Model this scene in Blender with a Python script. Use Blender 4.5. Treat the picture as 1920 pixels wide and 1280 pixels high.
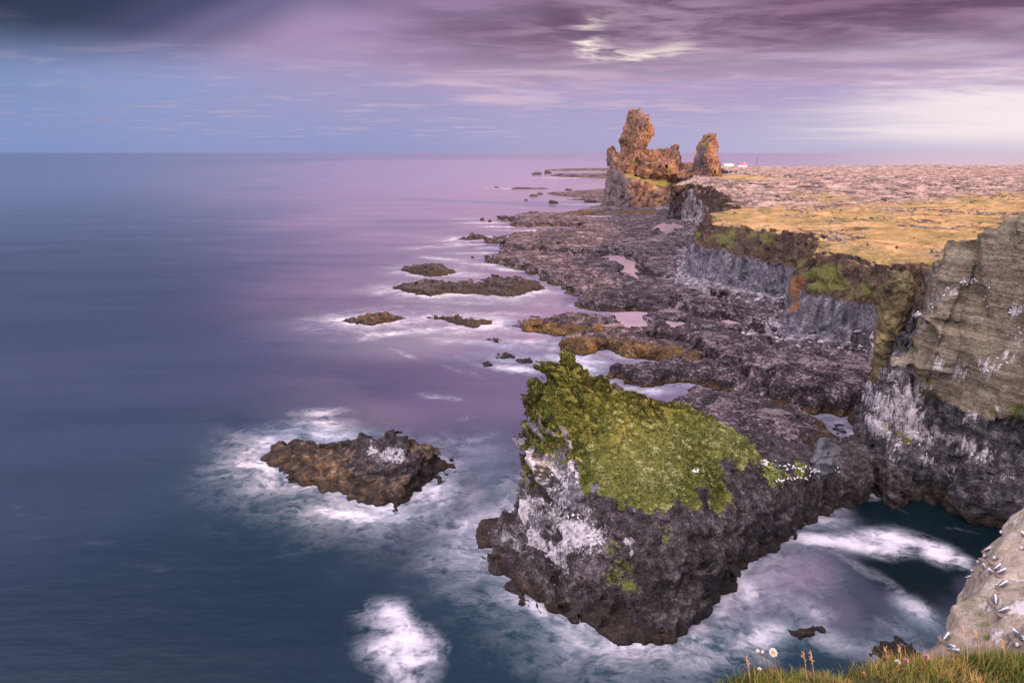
import bpy, math, random, os
import numpy as np
from mathutils import Vector
from mathutils.bvhtree import BVHTree

for o in list(bpy.data.objects):
    bpy.data.objects.remove(o, do_unlink=True)
scene = bpy.context.scene
COL = scene.collection
f32 = np.float32

# ------------------------------------------------------------------ camera
EYE = 40.0
FPX = 1067.0
PITCH = math.atan(354.0 / FPX)
cam_data = bpy.data.cameras.new("camera")
cam_data.sensor_width = 36.0
cam_data.lens = 36.0 * FPX / 1920.0
cam_data.clip_start = 0.1
cam_data.clip_end = 200000.0
cam = bpy.data.objects.new("camera", cam_data)
COL.objects.link(cam)
cam.location = (0, 0, EYE)
cam.rotation_euler = (math.pi / 2 - PITCH, 0, 0)
scene.camera = cam

# ------------------------------------------------------------------ colour management
scene.view_settings.view_transform = 'Standard'
scene.view_settings.look = 'None'
scene.view_settings.exposure = 0.65
scene.view_settings.gamma = 1.0
scene.render.film_transparent = False
scene.cycles.max_bounces = 5
scene.cycles.diffuse_bounces = 2
scene.cycles.glossy_bounces = 2
scene.cycles.use_denoising = True

# ------------------------------------------------------------------ node helper
class N:
    """tiny wrapper: builds shader nodes from expressions"""
    def __init__(self, tree):
        self.t = tree
        self.n = tree.nodes
        self.l = tree.links
    def new(self, typ, **kw):
        nd = self.n.new(typ)
        for k, v in kw.items():
            setattr(nd, k, v)
        return nd
    def put(self, sock, v):
        if isinstance(v, bpy.types.NodeSocket):
            self.l.new(v, sock)
        elif v is not None:
            if hasattr(sock.default_value, '__len__') and not hasattr(v, '__len__'):
                sock.default_value = [v] * len(sock.default_value)
            elif hasattr(sock.default_value, '__len__') and len(sock.default_value) == 4 and len(v) == 3:
                sock.default_value = (*v, 1)
            else:
                sock.default_value = v
    def m(self, op, a, b=None, c=None, clamp=False):
        nd = self.new('ShaderNodeMath', operation=op)
        nd.use_clamp = clamp
        for s, v in zip(nd.inputs, (a, b, c)):
            if v is not None:
                self.put(s, v)
        return nd.outputs[0]
    def add(self, a, b): return self.m('ADD', a, b)
    def sub(self, a, b): return self.m('SUBTRACT', a, b)
    def mul(self, a, b): return self.m('MULTIPLY', a, b)
    def vm(self, op, a, b=None, scale=None):
        nd = self.new('ShaderNodeVectorMath', operation=op)
        self.put(nd.inputs[0], a)
        if b is not None: self.put(nd.inputs[1], b)
        if scale is not None: self.put(nd.inputs['Scale'], scale)
        return nd.outputs['Value'] if op in ('LENGTH', 'DOT_PRODUCT') else nd.outputs['Vector']
    def ss(self, x, lo, hi, a=0.0, b=1.0):
        nd = self.new('ShaderNodeMapRange', interpolation_type='SMOOTHSTEP')
        for s, v in zip(('Value', 'From Min', 'From Max', 'To Min', 'To Max'), (x, lo, hi, a, b)):
            self.put(nd.inputs[s], v)
        return nd.outputs[0]
    def lin(self, x, lo, hi, a=0.0, b=1.0):
        nd = self.new('ShaderNodeMapRange', interpolation_type='LINEAR')
        for s, v in zip(('Value', 'From Min', 'From Max', 'To Min', 'To Max'), (x, lo, hi, a, b)):
            self.put(nd.inputs[s], v)
        return nd.outputs[0]
    def mix(self, f, a, b, blend='MIX'):
        nd = self.new('ShaderNodeMix', data_type='RGBA', blend_type=blend)
        self.put(nd.inputs[0], f)
        self.put(nd.inputs[6], a)
        self.put(nd.inputs[7], b)
        return nd.outputs[2]
    def noise(self, vec, scale=1.0, detail=4.0, rough=0.55, dist=0.0, out=0):
        nd = self.new('ShaderNodeTexNoise')
        self.put(nd.inputs['Vector'], vec)
        self.put(nd.inputs['Scale'], scale)
        nd.inputs['Detail'].default_value = detail
        nd.inputs['Roughness'].default_value = rough
        nd.inputs['Distortion'].default_value = dist
        return nd.outputs[out]
    def voro(self, vec, scale=1.0, feature='F1', out='Distance', rnd=1.0):
        nd = self.new('ShaderNodeTexVoronoi', feature=feature)
        self.put(nd.inputs['Vector'], vec)
        self.put(nd.inputs['Scale'], scale)
        nd.inputs['Randomness'].default_value = rnd
        return nd.outputs[out]
    def scalev(self, vec, s):
        return self.vm('MULTIPLY', vec, s)
    def sep(self, v):
        nd = self.new('ShaderNodeSeparateXYZ')
        self.put(nd.inputs[0], v)
        return nd.outputs[0], nd.outputs[1], nd.outputs[2]
    def comb(self, x, y, z):
        nd = self.new('ShaderNodeCombineXYZ')
        for s, v in zip(nd.inputs, (x, y, z)): self.put(s, v)
        return nd.outputs[0]
    def attr(self, name, out='Fac'):
        nd = self.new('ShaderNodeAttribute', attribute_name=name)
        return nd.outputs[out]
    def geo(self):
        g = self.new('ShaderNodeNewGeometry')
        return g.outputs['Position'], g.outputs['Normal']
    def ramp(self, x, stops):
        nd = self.new('ShaderNodeValToRGB')
        cr = nd.color_ramp
        cr.interpolation = 'EASE'
        while len(cr.elements) < len(stops):
            cr.elements.new(0.5)
        for e, (p, c) in zip(cr.elements, stops):
            e.position = p
            e.color = (*c, 1)
        self.put(nd.inputs[0], x)
        return nd.outputs[0]
    def bump(self, h, strength=0.5, dist=0.1, normal=None):
        nd = self.new('ShaderNodeBump')
        nd.inputs['Strength'].default_value = strength
        nd.inputs['Distance'].default_value = dist
        self.put(nd.inputs['Height'], h)
        if normal is not None: self.put(nd.inputs['Normal'], normal)
        return nd.outputs[0]

def material(name):
    m = bpy.data.materials.new(name)
    m.use_nodes = True
    m.node_tree.nodes.clear()
    n = N(m.node_tree)
    out = n.new('ShaderNodeOutputMaterial')
    b = n.new('ShaderNodeBsdfPrincipled')
    n.l.new(b.outputs[0], out.inputs[0])
    return m, n, b, out

def srgb(*c):
    return tuple((x / 12.92 if x <= 0.04045 else ((x + 0.055) / 1.055) ** 2.4) for x in c)

# ------------------------------------------------------------------ sky and sun
SUN_EL = math.radians(19.0)
SUN_AZ = math.radians(116.0)          # clockwise from the view direction (+Y) towards +X
world = bpy.data.worlds.new("World")
scene.world = world
world.use_nodes = True
world.node_tree.nodes.clear()
w = N(world.node_tree)
wout = w.new('ShaderNodeOutputWorld')
sky = w.new('ShaderNodeTexSky', sky_type='NISHITA')
sky.sun_disc = False
sky.sun_elevation = SUN_EL
sky.sun_rotation = SUN_AZ
bg_sky = w.new('ShaderNodeBackground')
w.l.new(sky.outputs[0], bg_sky.inputs[0])
bg_sky.inputs[1].default_value = 0.06
tc = w.new('ShaderNodeTexCoord')
d = w.vm('NORMALIZE', tc.outputs['Generated'])
dx, dy, dz = w.sep(d)
az = w.m('ARCTAN2', dx, dy)                        # 0 ahead, + to the right
el = w.m('ARCSINE', dz)
# clear sky behind the clouds: blue on the left, lavender ahead, pale on the right
azn = w.lin(az, -0.75, 0.75)
azn2 = w.add(azn, w.mul(w.sub(w.noise(d, 3.0, 3, .5), .5), 0.16))
low = w.ramp(azn2, [(0.0, srgb(.50, .58, .775)), (0.30, srgb(.575, .60, .79)), (0.55, srgb(.665, .645, .81)),
                    (0.80, srgb(.74, .71, .84)), (1.0, srgb(.86, .81, .87))])
mid = w.ramp(azn2, [(0.0, srgb(.48, .56, .75)), (0.17, srgb(.555, .60, .785)), (0.36, srgb(.645, .605, .775)), (0.58, srgb(.68, .625, .785)),
                    (0.80, srgb(.69, .62, .78)), (1.0, srgb(.78, .70, .80))])
azt = w.add(azn2, w.mul(w.sub(0.168, el), 1.6))
top = w.ramp(azt, [(0.0, srgb(.13, .16, .255)), (0.10, srgb(.17, .19, .31)), (0.17, srgb(.27, .27, .41)), (0.24, srgb(.44, .40, .55)), (0.34, srgb(.66, .56, .715)),
                    (0.46, srgb(.67, .57, .72)), (0.62, srgb(.62, .50, .655)), (1.0, srgb(.50, .38, .50))])
clear = w.mix(w.ss(el, 0.015, 0.10), low, mid)
clear = w.mix(w.ss(el, 0.085, 0.164), clear, top)
# cloud layer: direction projected on a flat layer, so streaks run to the horizon
inv = w.m('DIVIDE', 1.0, w.add(w.m('MAXIMUM', dz, 0.0), 0.045))
cp = w.comb(w.mul(dx, inv), w.mul(dy, inv), 0.0)
cpr = w.new('ShaderNodeMapping')
w.put(cpr.inputs['Vector'], cp)
cpr.inputs['Rotation'].default_value = (0, 0, math.radians(-24))
cpr.inputs['Scale'].default_value = (0.55, 1.0, 1)
n1 = w.noise(cpr.outputs[0], 0.62, 8, .60, 0.6)
n2 = w.noise(cpr.outputs[0], 2.3, 7, .62, 0.5)
n3 = w.noise(w.vm('ADD', cpr.outputs[0], (7.3, 2.1, 0)), 1.1, 6, .55, 0.4)
field = w.add(w.mul(n1, .68), w.mul(n2, .32))
# cover grows upwards and to the right
cover = w.mul(w.ss(w.add(az, w.mul(el, 1.0)), -0.28, 0.10), w.ss(el, 0.035, 0.12))
dens = w.ss(w.add(field, w.mul(cover, 0.34)), 0.60, 0.80)
dens = w.mul(dens, w.ss(w.add(az, w.mul(w.sub(n3, .5), .5)), -0.42, 0.10))
ccol = w.mix(w.ss(el, 0.07, 0.185), srgb(.76, .665, .80), srgb(.40, .275, .39))
ccol = w.mix(w.mul(w.ss(n3, .42, .66), w.ss(el, .155, .085)), ccol, srgb(.93, .82, .89))
ccol = w.mix(w.ss(n2, .40, .64), ccol, w.mix(0.42, ccol, srgb(.70, .54, .68)))
skyc = w.mix(w.mul(dens, 0.92), clear, ccol)
bank = w.mul(w.ss(w.add(w.mul(n3, .6), w.mul(n1, .4)), .48, .66), w.mul(w.ss(el, .01, .05), w.ss(el, .24, .12)))
skyc = w.mix(w.mul(bank, w.lin(az, -.75, -.2, .30, .06)), skyc, srgb(.45, .44, .57))
# thin bright wisps low on the left and in the middle
wis = w.mul(w.ss(w.add(w.mul(n2, .6), w.mul(n3, .4)), .50, .66), w.mul(w.ss(el, 0.0, .04), w.ss(el, .20, .08)))
skyc = w.mix(w.mul(wis, w.lin(az, -.6, -.1, .25, .75)), skyc, srgb(.80, .72, .82))
# bright gap low on the right where the sun's glow comes through
glow = w.mul(w.ss(w.add(az, w.mul(w.sub(n1, .5), .3)), 0.38, 0.68), w.mul(w.ss(el, 0.0, 0.03), w.ss(w.add(el, w.mul(w.sub(n2, .5), .07)), 0.100, 0.060)))
skyc = w.mix(w.mul(glow, .85), skyc, (1.0, .88, .90))
# paler, thinner cloud round a rift in the deck, then the rift itself
ra = w.m('DIVIDE', w.sub(az, 0.200), 0.110)
re = w.m('DIVIDE', w.sub(w.sub(el, 0.176), w.mul(ra, 0.006)), 0.046)
rr = w.m('SQRT', w.add(w.mul(ra, ra), w.mul(re, re)))
skyc = w.mix(w.mul(w.ss(rr, 2.3, .5), w.mul(.34, w.ss(n2, .32, .62))), skyc, srgb(.86, .74, .83))
ring = w.mul(w.ss(w.m('ABSOLUTE', w.sub(rr, w.add(.74, w.mul(w.sub(n2, .5), 1.1)))), .30, .02), w.ss(w.add(w.mul(ra, -.7), w.mul(re, -.8)), -.35, .5))
skyc = w.mix(w.mul(ring, w.ss(n2, .40, .58)), skyc, (.95, .80, .76))
# the sky the photograph does not show: brighter overhead and behind
LOBE = Vector((-0.40, -0.40, 0.82)).normalized()      # broad fill light added to the unseen sky, high behind the left shoulder
lob = w.ss(w.vm('DOT_PRODUCT', d, tuple(LOBE)), 0.28, 0.97)
hid = w.m('MAXIMUM', w.ss(el, .36, .75), w.ss(dy, 0.25, -0.25))
boost = w.add(w.lin(hid, 0, 1, .645, .34), w.mul(w.mul(lob, hid), 4.3))
unseen = w.mix(lob, srgb(.56, .56, .72), srgb(.85, .79, .82))
skyc = w.mix(hid, skyc, unseen)
below = w.ss(dz, -0.02, 0.0)
skyc = w.mix(below, srgb(.30, .30, .38), skyc)
bg_c = w.new('ShaderNodeBackground')
w.put(bg_c.inputs[0], skyc)
w.put(bg_c.inputs[1], boost)
mixs = w.new('ShaderNodeMixShader')
mixs.inputs[0].default_value = 0.95
w.l.new(bg_sky.outputs[0], mixs.inputs[1])
w.l.new(bg_c.outputs[0], mixs.inputs[2])
w.l.new(mixs.outputs[0], wout.inputs[0])
world.cycles.sampling_method = 'MANUAL'
world.cycles.sample_map_resolution = 1024

sun_data = bpy.data.lights.new("sun", 'SUN')
sun_data.energy = 5.0
sun_data.angle = math.radians(2.5)
sun_data.color = (1.0, 0.60, 0.36)
sun = bpy.data.objects.new("sun", sun_data)
COL.objects.link(sun)
sdir = Vector((math.sin(SUN_AZ) * math.cos(SUN_EL), math.cos(SUN_AZ) * math.cos(SUN_EL), math.sin(SUN_EL)))
sun.rotation_euler = sdir.to_track_quat('Z', 'Y').to_euler()
sun.location = (200, -80, 120)

# ------------------------------------------------------------------ where a pixel of the survey photo lies in the world
CP, SP = math.cos(PITCH), math.sin(PITCH)
def ray(u, v):
    a, b = (u - 960.0) / FPX, (v - 640.0) / FPX
    return np.array((a, CP - b * SP, -SP - b * CP))
def P(u, v, z=0.0):
    r = ray(u, v); t = (z - EYE) / r[2]
    return (r[0] * t, r[1] * t)
def PY(u, v, y):
    r = ray(u, v); t = y / r[1]
    return (r[0] * t, y, EYE + r[2] * t)
def PD(u, v, dep):
    r = ray(u, v)
    return (r[0] * dep, r[1] * dep, EYE + r[2] * dep)

# ------------------------------------------------------------------ array noise
_rs = np.random.RandomState(11)
_T = _rs.rand(64 * 64 * 64).astype(f32) * 2 - 1
_V = [_rs.rand(64 * 64 * 64).astype(f32) for _ in range(3)]
def vnoise(x, y, z):
    fx, fy, fz = np.floor(x), np.floor(y), np.floor(z)
    ix, iy, iz = fx.astype(np.int32), fy.astype(np.int32), fz.astype(np.int32)
    x, y, z = x - fx, y - fy, z - fz
    x = x * x * (3 - 2 * x); y = y * y * (3 - 2 * y); z = z * z * (3 - 2 * z)
    a0, a1 = (ix & 63) << 12, ((ix + 1) & 63) << 12
    b0, b1 = (iy & 63) << 6, ((iy + 1) & 63) << 6
    c0, c1 = iz & 63, (iz + 1) & 63
    def g(a, b):
        p = _T[a + b + c0]
        return p + (_T[a + b + c1] - p) * z
    p0 = g(a0, b0); p0 = p0 + (g(a0, b1) - p0) * y
    p1 = g(a1, b0); p1 = p1 + (g(a1, b1) - p1) * y
    return p0 + (p1 - p0) * x
def fbm(x, y, z, octv=4, gain=0.5, lac=2.03):
    s = 0; a = 1.0; tot = 0
    for k in range(octv):
        s = s + a * vnoise(x + 17.3 * k, y - 9.1 * k, z + 5.7 * k); tot += a
        a *= gain; x = x * lac; y = y * lac; z = z * lac
    return s / tot * 1.6
def fbm2(x, y, octv=4, seed=0.0, gain=0.5):
    return fbm(x + seed, y - seed * 1.7, np.full_like(x, seed * 0.37 + 0.5), octv, gain)
def cells(x, y, z):
    """nearest jittered cell: offset to its centre, a random value, distance"""
    fx, fy, fz = np.floor(x), np.floor(y), np.floor(z)
    ix, iy, iz = fx.astype(np.int32), fy.astype(np.int32), fz.astype(np.int32)
    rx, ry, rz = x - fx, y - fy, z - fz
    best = np.full_like(x, 9.0)
    ox, oy, oz, rv = np.zeros_like(x), np.zeros_like(x), np.zeros_like(x), np.zeros_like(x)
    for i in (-1, 0, 1):
        for j in (-1, 0, 1):
            for k in (-1, 0, 1):
                idx = (((ix + i) & 63) << 12) + (((iy + j) & 63) << 6) + ((iz + k) & 63)
                qx = i + 0.1 + 0.8 * _V[0][idx] - rx
                qy = j + 0.1 + 0.8 * _V[1][idx] - ry
                qz = k + 0.1 + 0.8 * _V[2][idx] - rz
                dd = qx * qx + qy * qy + qz * qz
                w_ = dd < best
                best = np.where(w_, dd, best)
                ox = np.where(w_, qx, ox); oy = np.where(w_, qy, oy); oz = np.where(w_, qz, oz)
                rv = np.where(w_, _T[idx], rv)
    return ox, oy, oz, rv, np.sqrt(best)

def sstep(x, a, b):
    t = np.clip((x - a) / (b - a), 0, 1)
    return t * t * (3 - 2 * t)

def sdpoly(X, Y, poly):
    """signed distance to a polygon in plan, negative inside"""
    p = np.asarray(poly, dtype=f32)
    q = np.roll(p, -1, axis=0)
    dmin = np.full(X.shape, 1e12, f32)
    ins = np.zeros(X.shape, bool)
    for (ax, ay), (bx, by) in zip(p, q):
        ex, ey = bx - ax, by - ay
        wx, wy = X - ax, Y - ay
        L = ex * ex + ey * ey
        if L < 1e-9: continue
        t = np.clip((wx * ex + wy * ey) / L, 0, 1)
        dmin = np.minimum(dmin, (wx - ex * t) ** 2 + (wy - ey * t) ** 2)
        c = (ay > Y) != (by > Y)
        if abs(by - ay) > 1e-9:
            ins ^= c & (X < ex * (Y - ay) / (by - ay) + ax)
    dist = np.sqrt(dmin)
    return np.where(ins, -dist, dist)

class RBF:
    """surface through scattered survey points"""
    def __init__(self, xy, vals, smooth=0.0):
        self.xy = np.asarray(xy, float); v = np.asarray(vals, float)
        if v.ndim == 1: v = v[:, None]
        n = len(self.xy)
        K = np.linalg.norm(self.xy[:, None] - self.xy[None], axis=2)
        A = np.zeros((n + 1, n + 1)); A[:n, :n] = K - smooth * np.eye(n); A[:n, n] = 1; A[n, :n] = 1
        b = np.zeros((n + 1, v.shape[1])); b[:n] = v
        self.w = np.linalg.solve(A, b)
    def __call__(self, X, Y):
        sh = X.shape; x = X.ravel(); y = Y.ravel()
        out = np.tile(self.w[-1], (len(x), 1)).astype(f32)
        for (px, py), wt in zip(self.xy, self.w[:-1]):
            r = np.sqrt((x - px) ** 2 + (y - py) ** 2 + 0.05)
            out += r[:, None].astype(f32) * wt.astype(f32)
        return [out[:, k].reshape(sh) for k in range(out.shape[1])]

# ------------------------------------------------------------------ surface extraction on a structured grid
def surfnets(F):
    nx, ny, nz = F.shape
    S = F < 0
    cid, cpos, quads = [], [], []
    cy, cz = ny - 1, nz - 1
    for ax in range(3):
        sl0 = [slice(None)] * 3; sl1 = [slice(None)] * 3
        sl0[ax] = slice(None, -1); sl1[ax] = slice(1, None)
        I = [a.astype(np.int32) for a in np.nonzero(S[tuple(sl0)] != S[tuple(sl1)])]
        if not len(I[0]): continue
        J = list(I); J[ax] = I[ax] + 1
        fa, fb = F[tuple(I)], F[tuple(J)]
        t = fa / (fa - fb)
        pos = [a.astype(f32) for a in I]; pos[ax] = pos[ax] + t
        o1, o2 = [(1, 2), (2, 0), (0, 1)][ax]
        ids, ok = [], np.ones(len(t), bool)
        for s1, s2 in ((-1, -1), (0, -1), (0, 0), (-1, 0)):
            c = list(I); c[o1] = I[o1] + s1; c[o2] = I[o2] + s2
            good = (c[0] >= 0) & (c[1] >= 0) & (c[2] >= 0) & (c[0] < nx - 1) & (c[1] < ny - 1) & (c[2] < nz - 1)
            ok &= good
            ids.append((c[0].astype(np.int64) * cy + c[1]) * cz + c[2])
        q = np.stack(ids, 1)
        flip = fa > 0
        q[flip] = q[flip][:, ::-1]
        q = q[ok]
        pp = np.stack(pos, 1)[ok]
        quads.append(q)
        for k in range(4):
            cid.append(q[:, k]); cpos.append(pp)
    cid = np.concatenate(cid); cpos = np.concatenate(cpos)
    uq, invx = np.unique(cid, return_inverse=True)
    cnt = np.bincount(invx).astype(f32)
    V = np.stack([np.bincount(invx, weights=cpos[:, k]) / cnt for k in range(3)], 1).astype(f32)
    Q = invx.reshape(-1)
    out, off = [], 0
    for q in quads:
        n = len(q)
        out.append(np.stack([Q[off + k * n: off + (k + 1) * n] for k in range(4)], 1)); off += 4 * n
    return V, np.concatenate(out)

def bil(A, fi, fj):
    nx, ny = A.shape
    fi = np.clip(fi, 0, nx - 1.001); fj = np.clip(fj, 0, ny - 1.001)
    i = fi.astype(np.int32); j = fj.astype(np.int32)
    a, b = (fi - i).astype(f32), (fj - j).astype(f32)
    r = A.ravel(); k = i * ny + j
    p = r[k] * (1 - a) + r[k + ny] * a
    q = r[k + 1] * (1 - a) + r[k + ny + 1] * a
    return p * (1 - b) + q * b

class Rect:
    def __init__(self, x0, x1, y0, y1, s):
        self.xs = np.arange(x0, x1 + s, s, dtype=f32); self.ys = np.arange(y0, y1 + s, s, dtype=f32)
        self.X, self.Y = np.meshgrid(self.xs, self.ys, indexing='ij')
        self.x0, self.y0, self.s = x0, y0, s
    def index(self, x, y): return (x - self.x0) / self.s, (y - self.y0) / self.s
class Polar:
    def __init__(self, a0, a1, da, r0, r1, dl):
        self.a = np.arange(a0, a1 + da, da, dtype=f32); self.lr = np.arange(math.log(r0), math.log(r1) + dl, dl, dtype=f32)
        A, L = np.meshgrid(self.a, self.lr, indexing='ij')
        R = np.exp(L)
        self.X, self.Y = R * np.sin(A), R * np.cos(A)
        self.a0, self.da, self.l0, self.dl = a0, da, self.lr[0], dl
    def index(self, x, y):
        return (np.arctan2(x, y) - self.a0) / self.da, (0.5 * np.log(np.maximum(x * x + y * y, 1e-6)) - self.l0) / self.dl

def maxfilt(A, r, fn=np.maximum):
    for ax in (0, 1):
        B = A.copy()
        for k in range(1, r + 1):
            s0 = [slice(None)] * 2; s1 = [slice(None)] * 2
            s0[ax] = slice(k, None); s1[ax] = slice(None, -k)
            B[tuple(s0)] = fn(B[tuple(s0)], A[tuple(s1)])
            B[tuple(s1)] = fn(B[tuple(s1)], A[tuple(s0)])
        A = B
    return A

def heightbody(grid, H, zs, warp, rad, dzm):
    """rock from a height map, its coordinates pushed about in space by warp(x,y,z)->dx,dy,dz"""
    zs = np.asarray(zs, f32)
    lo, hi = maxfilt(H, rad, np.minimum) - dzm, maxfilt(H, rad) + dzm
    F = np.where(zs[None, None, :] < H[:, :, None], f32(-1), f32(1))
    band = (zs[None, None, :] >= lo[:, :, None]) & (zs[None, None, :] <= hi[:, :, None])
    I = np.nonzero(band)
    n = len(I[0]); step = 1500000
    for s in range(0, n, step):
        i, j, k = (a[s:s + step] for a in I)
        x, y, z = grid.X[i, j], grid.Y[i, j], zs[k]
        wx, wy, wz = warp(x, y, z)
        fi, fj = grid.index(x + wx, y + wy)
        F[i, j, k] = np.clip(z - bil(H, fi, fj) - wz, -6, 6)
    F[F == 0] = 1e-4
    V, Q = surfnets(F)
    x = bil(grid.X, V[:, 0], V[:, 1]); y = bil(grid.Y, V[:, 0], V[:, 1])
    z = np.interp(V[:, 2], np.arange(len(zs)), zs).astype(f32)
    return np.stack([x, y, z], 1), Q

# ------------------------------------------------------------------ mesh + object helpers
def mesh_arrays(name, V, Q, attrs=None, smooth=True, sharp=None):
    me = bpy.data.meshes.new(name)
    V = np.ascontiguousarray(V, dtype=f32)
    Q = np.ascontiguousarray(Q, dtype=np.int32)
    nf, k = Q.shape
    me.vertices.add(len(V)); me.vertices.foreach_set('co', V.ravel())
    me.loops.add(nf * k); me.loops.foreach_set('vertex_index', Q.ravel())
    me.polygons.add(nf); me.polygons.foreach_set('loop_start', np.arange(0, nf * k, k, dtype=np.int32))
    try:
        me.polygons.foreach_set('loop_total', np.full(nf, k, dtype=np.int32))
    except Exception:
        pass
    me.polygons.foreach_set('use_smooth', np.full(nf, smooth, dtype=bool))
    for an, av in (attrs or {}).items():
        a = me.attributes.new(an, 'FLOAT', 'POINT')
        a.data.foreach_set('value', np.ascontiguousarray(av, dtype=f32))
    me.update(calc_edges=True)
    if sharp: me.set_sharp_from_angle(angle=math.radians(sharp))
    return me

def put(name, me, mat=None, parent=None, loc=None, **props):
    o = bpy.data.objects.new(name, me)
    COL.objects.link(o)
    if mat is not None and me is not None:
        me.materials.clear(); me.materials.append(mat)
    if parent is not None: o.parent = parent
    if loc is not None: o.location = loc
    for k, v in props.items(): o[k] = v
    return o

def compact(V, Q, attrs):
    used = np.unique(Q)
    mp = np.zeros(len(V), np.int64); mp[used] = np.arange(len(used))
    return V[used], mp[Q], {k: v[used] for k, v in attrs.items()}

def bvh(V, Q):
    return BVHTree.FromPolygons([tuple(map(float, v)) for v in V], [tuple(map(int, q)) for q in Q])

def hit(tree, u, v):
    r = ray(u, v); r = r / np.linalg.norm(r)
    return tree.ray_cast(Vector((0, 0, EYE)), Vector(r))
# ------------------------------------------------------------------ rock materials
def rock_material(name, dark, mid, light, alt=None, moss=((.10, .13, .018), (.22, .21, .04)), weed=0.0, weedz=1.7,
                  guano_c=(.74, .69, .72), size=1.0, bump=.9, bands=0.0, cracks=0.0):
    m, n, b, out = material(name)
    pos, nor = n.geo()
    x, y, z = n.sep(pos)
    nx_, ny_, nz_ = n.sep(nor)
    nb = n.noise(pos, .16 / size, 4, .6)
    nm = n.noise(pos, .9 / size, 6, .62, .3)
    nf = n.noise(pos, 4.5 / size, 6, .68)
    v = n.add(n.add(n.mul(nb, .25), n.mul(nm, .40)), n.mul(nf, .35))
    col = n.ramp(v, [(.41, dark), (.50, mid), (.59, light)])
    if alt is not None:
        aa = n.attr('tint')
        if bands:
            zz = n.add(z, n.add(n.mul(nb, 2.2), n.mul(nm, .5)))
            zz = n.add(zz, n.mul(x, .10))
            lay = n.noise(n.comb(n.mul(x, .05), n.mul(y, .05), n.mul(zz, bands)), 1.0, 5, .7)
            lay2 = n.noise(n.comb(n.mul(x, .10), n.mul(y, .10), n.mul(zz, bands * 3.1)), 1.0, 3, .6)
            acol = n.ramp(n.add(n.add(n.mul(lay, .38), n.mul(lay2, .17)), n.add(n.mul(nm, .27), n.mul(nf, .18))), alt)
        else:
            lay = None
            acol = n.ramp(n.add(n.mul(nm, .55), n.mul(nf, .45)), alt)
        col = n.mix(n.ss(n.add(aa, n.add(n.mul(n.sub(nm, .5), .9), n.mul(n.sub(nf, .5), .5))), .38, .62), col, acol)
    wob = n.vm('ADD', pos, n.vm('SCALE', n.noise(pos, .8 / size, 4, .6, 0, 1), None, 1.6 * size))
    ck = n.voro(n.vm('MULTIPLY', wob, (1, 1, .7)), .48 / size, 'DISTANCE_TO_EDGE')
    ck2 = n.voro(n.vm('MULTIPLY', wob, (1, 1, 1.8)), 1.5 / size, 'DISTANCE_TO_EDGE')
    crack = n.mul(n.m('MAXIMUM', n.ss(ck, .05, .005), n.mul(n.ss(ck2, .06, .01), .35)), n.mul(cracks, n.ss(n.noise(pos, .5 / size, 3, .5), .42, .60)))
    if bands: crack = n.mul(crack, n.ss(n.attr('tint'), .6, .3))
    col = n.mix(crack, col, tuple(.35 * c for c in dark))
    # guano: white patches and runs below ledges
    run = n.noise(n.vm('MULTIPLY', pos, (2.2 / size, 2.2 / size, .28 / size)), 1.0, 5, .7)
    g = n.ss(n.add(n.attr('guano'), n.add(n.mul(n.sub(run, .5), 1.9), n.mul(n.sub(nf, .5), .45))), .52, .88)
    col = n.mix(n.mul(g, .9), col, n.mix(nm, guano_c, tuple(.72 * c for c in guano_c)))
    # moss and grass
    ms = n.ss(n.add(n.attr('moss'), n.add(n.mul(n.sub(nm, .5), 1.0), n.mul(n.sub(nf, .5), .9))), .45, .66)
    col = n.mix(ms, col, n.mix(n.ss(n.add(n.mul(nb, .5), n.mul(nf, .5)), .40, .60), moss[0], moss[1]))
    # weed and barnacles near the waterline
    if weed:
        zw = n.add(z, n.add(n.mul(n.sub(nm, .5), 2.2), n.mul(n.sub(nb, .5), 1.6)))
        wf = n.mul(n.ss(zw, weedz, weedz * .45), n.m('MAXIMUM', weed, n.attr('weed')))
        wf = n.m('MAXIMUM', wf, n.ss(n.add(n.attr('weed'), n.mul(n.sub(nm, .5), 1.2)), .5, .7))
        wc = n.ramp(n.add(n.mul(nf, .6), n.mul(nm, .4)), [(.38, (.020, .013, .008)), (.50, (.085, .052, .024)), (.64, (.24, .165, .085))])
        col = n.mix(n.mul(wf, .85), col, wc)
    if weed:
        col = n.mix(n.mul(n.ss(n.add(z, n.mul(n.sub(nm, .5), 3.0)), 3.2, .8), n.mul(.62, n.ss(n.attr('guano'), .5, .2))), col, (.016, .011, .011))
    col = n.mix(n.ss(z, .30, .05), col, (.016, .013, .014))
    n.put(b.inputs['Base Color'], col)
    n.put(b.inputs['Roughness'], n.lin(nf, .3, .7, .62, .95))
    b.inputs['Specular IOR Level'].default_value = .35
    cr = n.voro(n.vm('ADD', pos, n.vm('SCALE', n.noise(pos, 1.2 / size, 3, .5, 0, 1), None, 0.6 * size)), 1.3 / size, 'DISTANCE_TO_EDGE')
    h = n.add(n.add(n.mul(nm, .5), n.mul(nf, .45)), n.add(n.mul(n.ss(cr, 0, .09), .16), n.mul(crack, -.30)))
    if bands:
        h = n.add(h, n.mul(n.mul(lay, .5), n.attr('tint')))
    n.put(b.inputs['Normal'], n.bump(h, bump, .95 * size))
    return m

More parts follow.
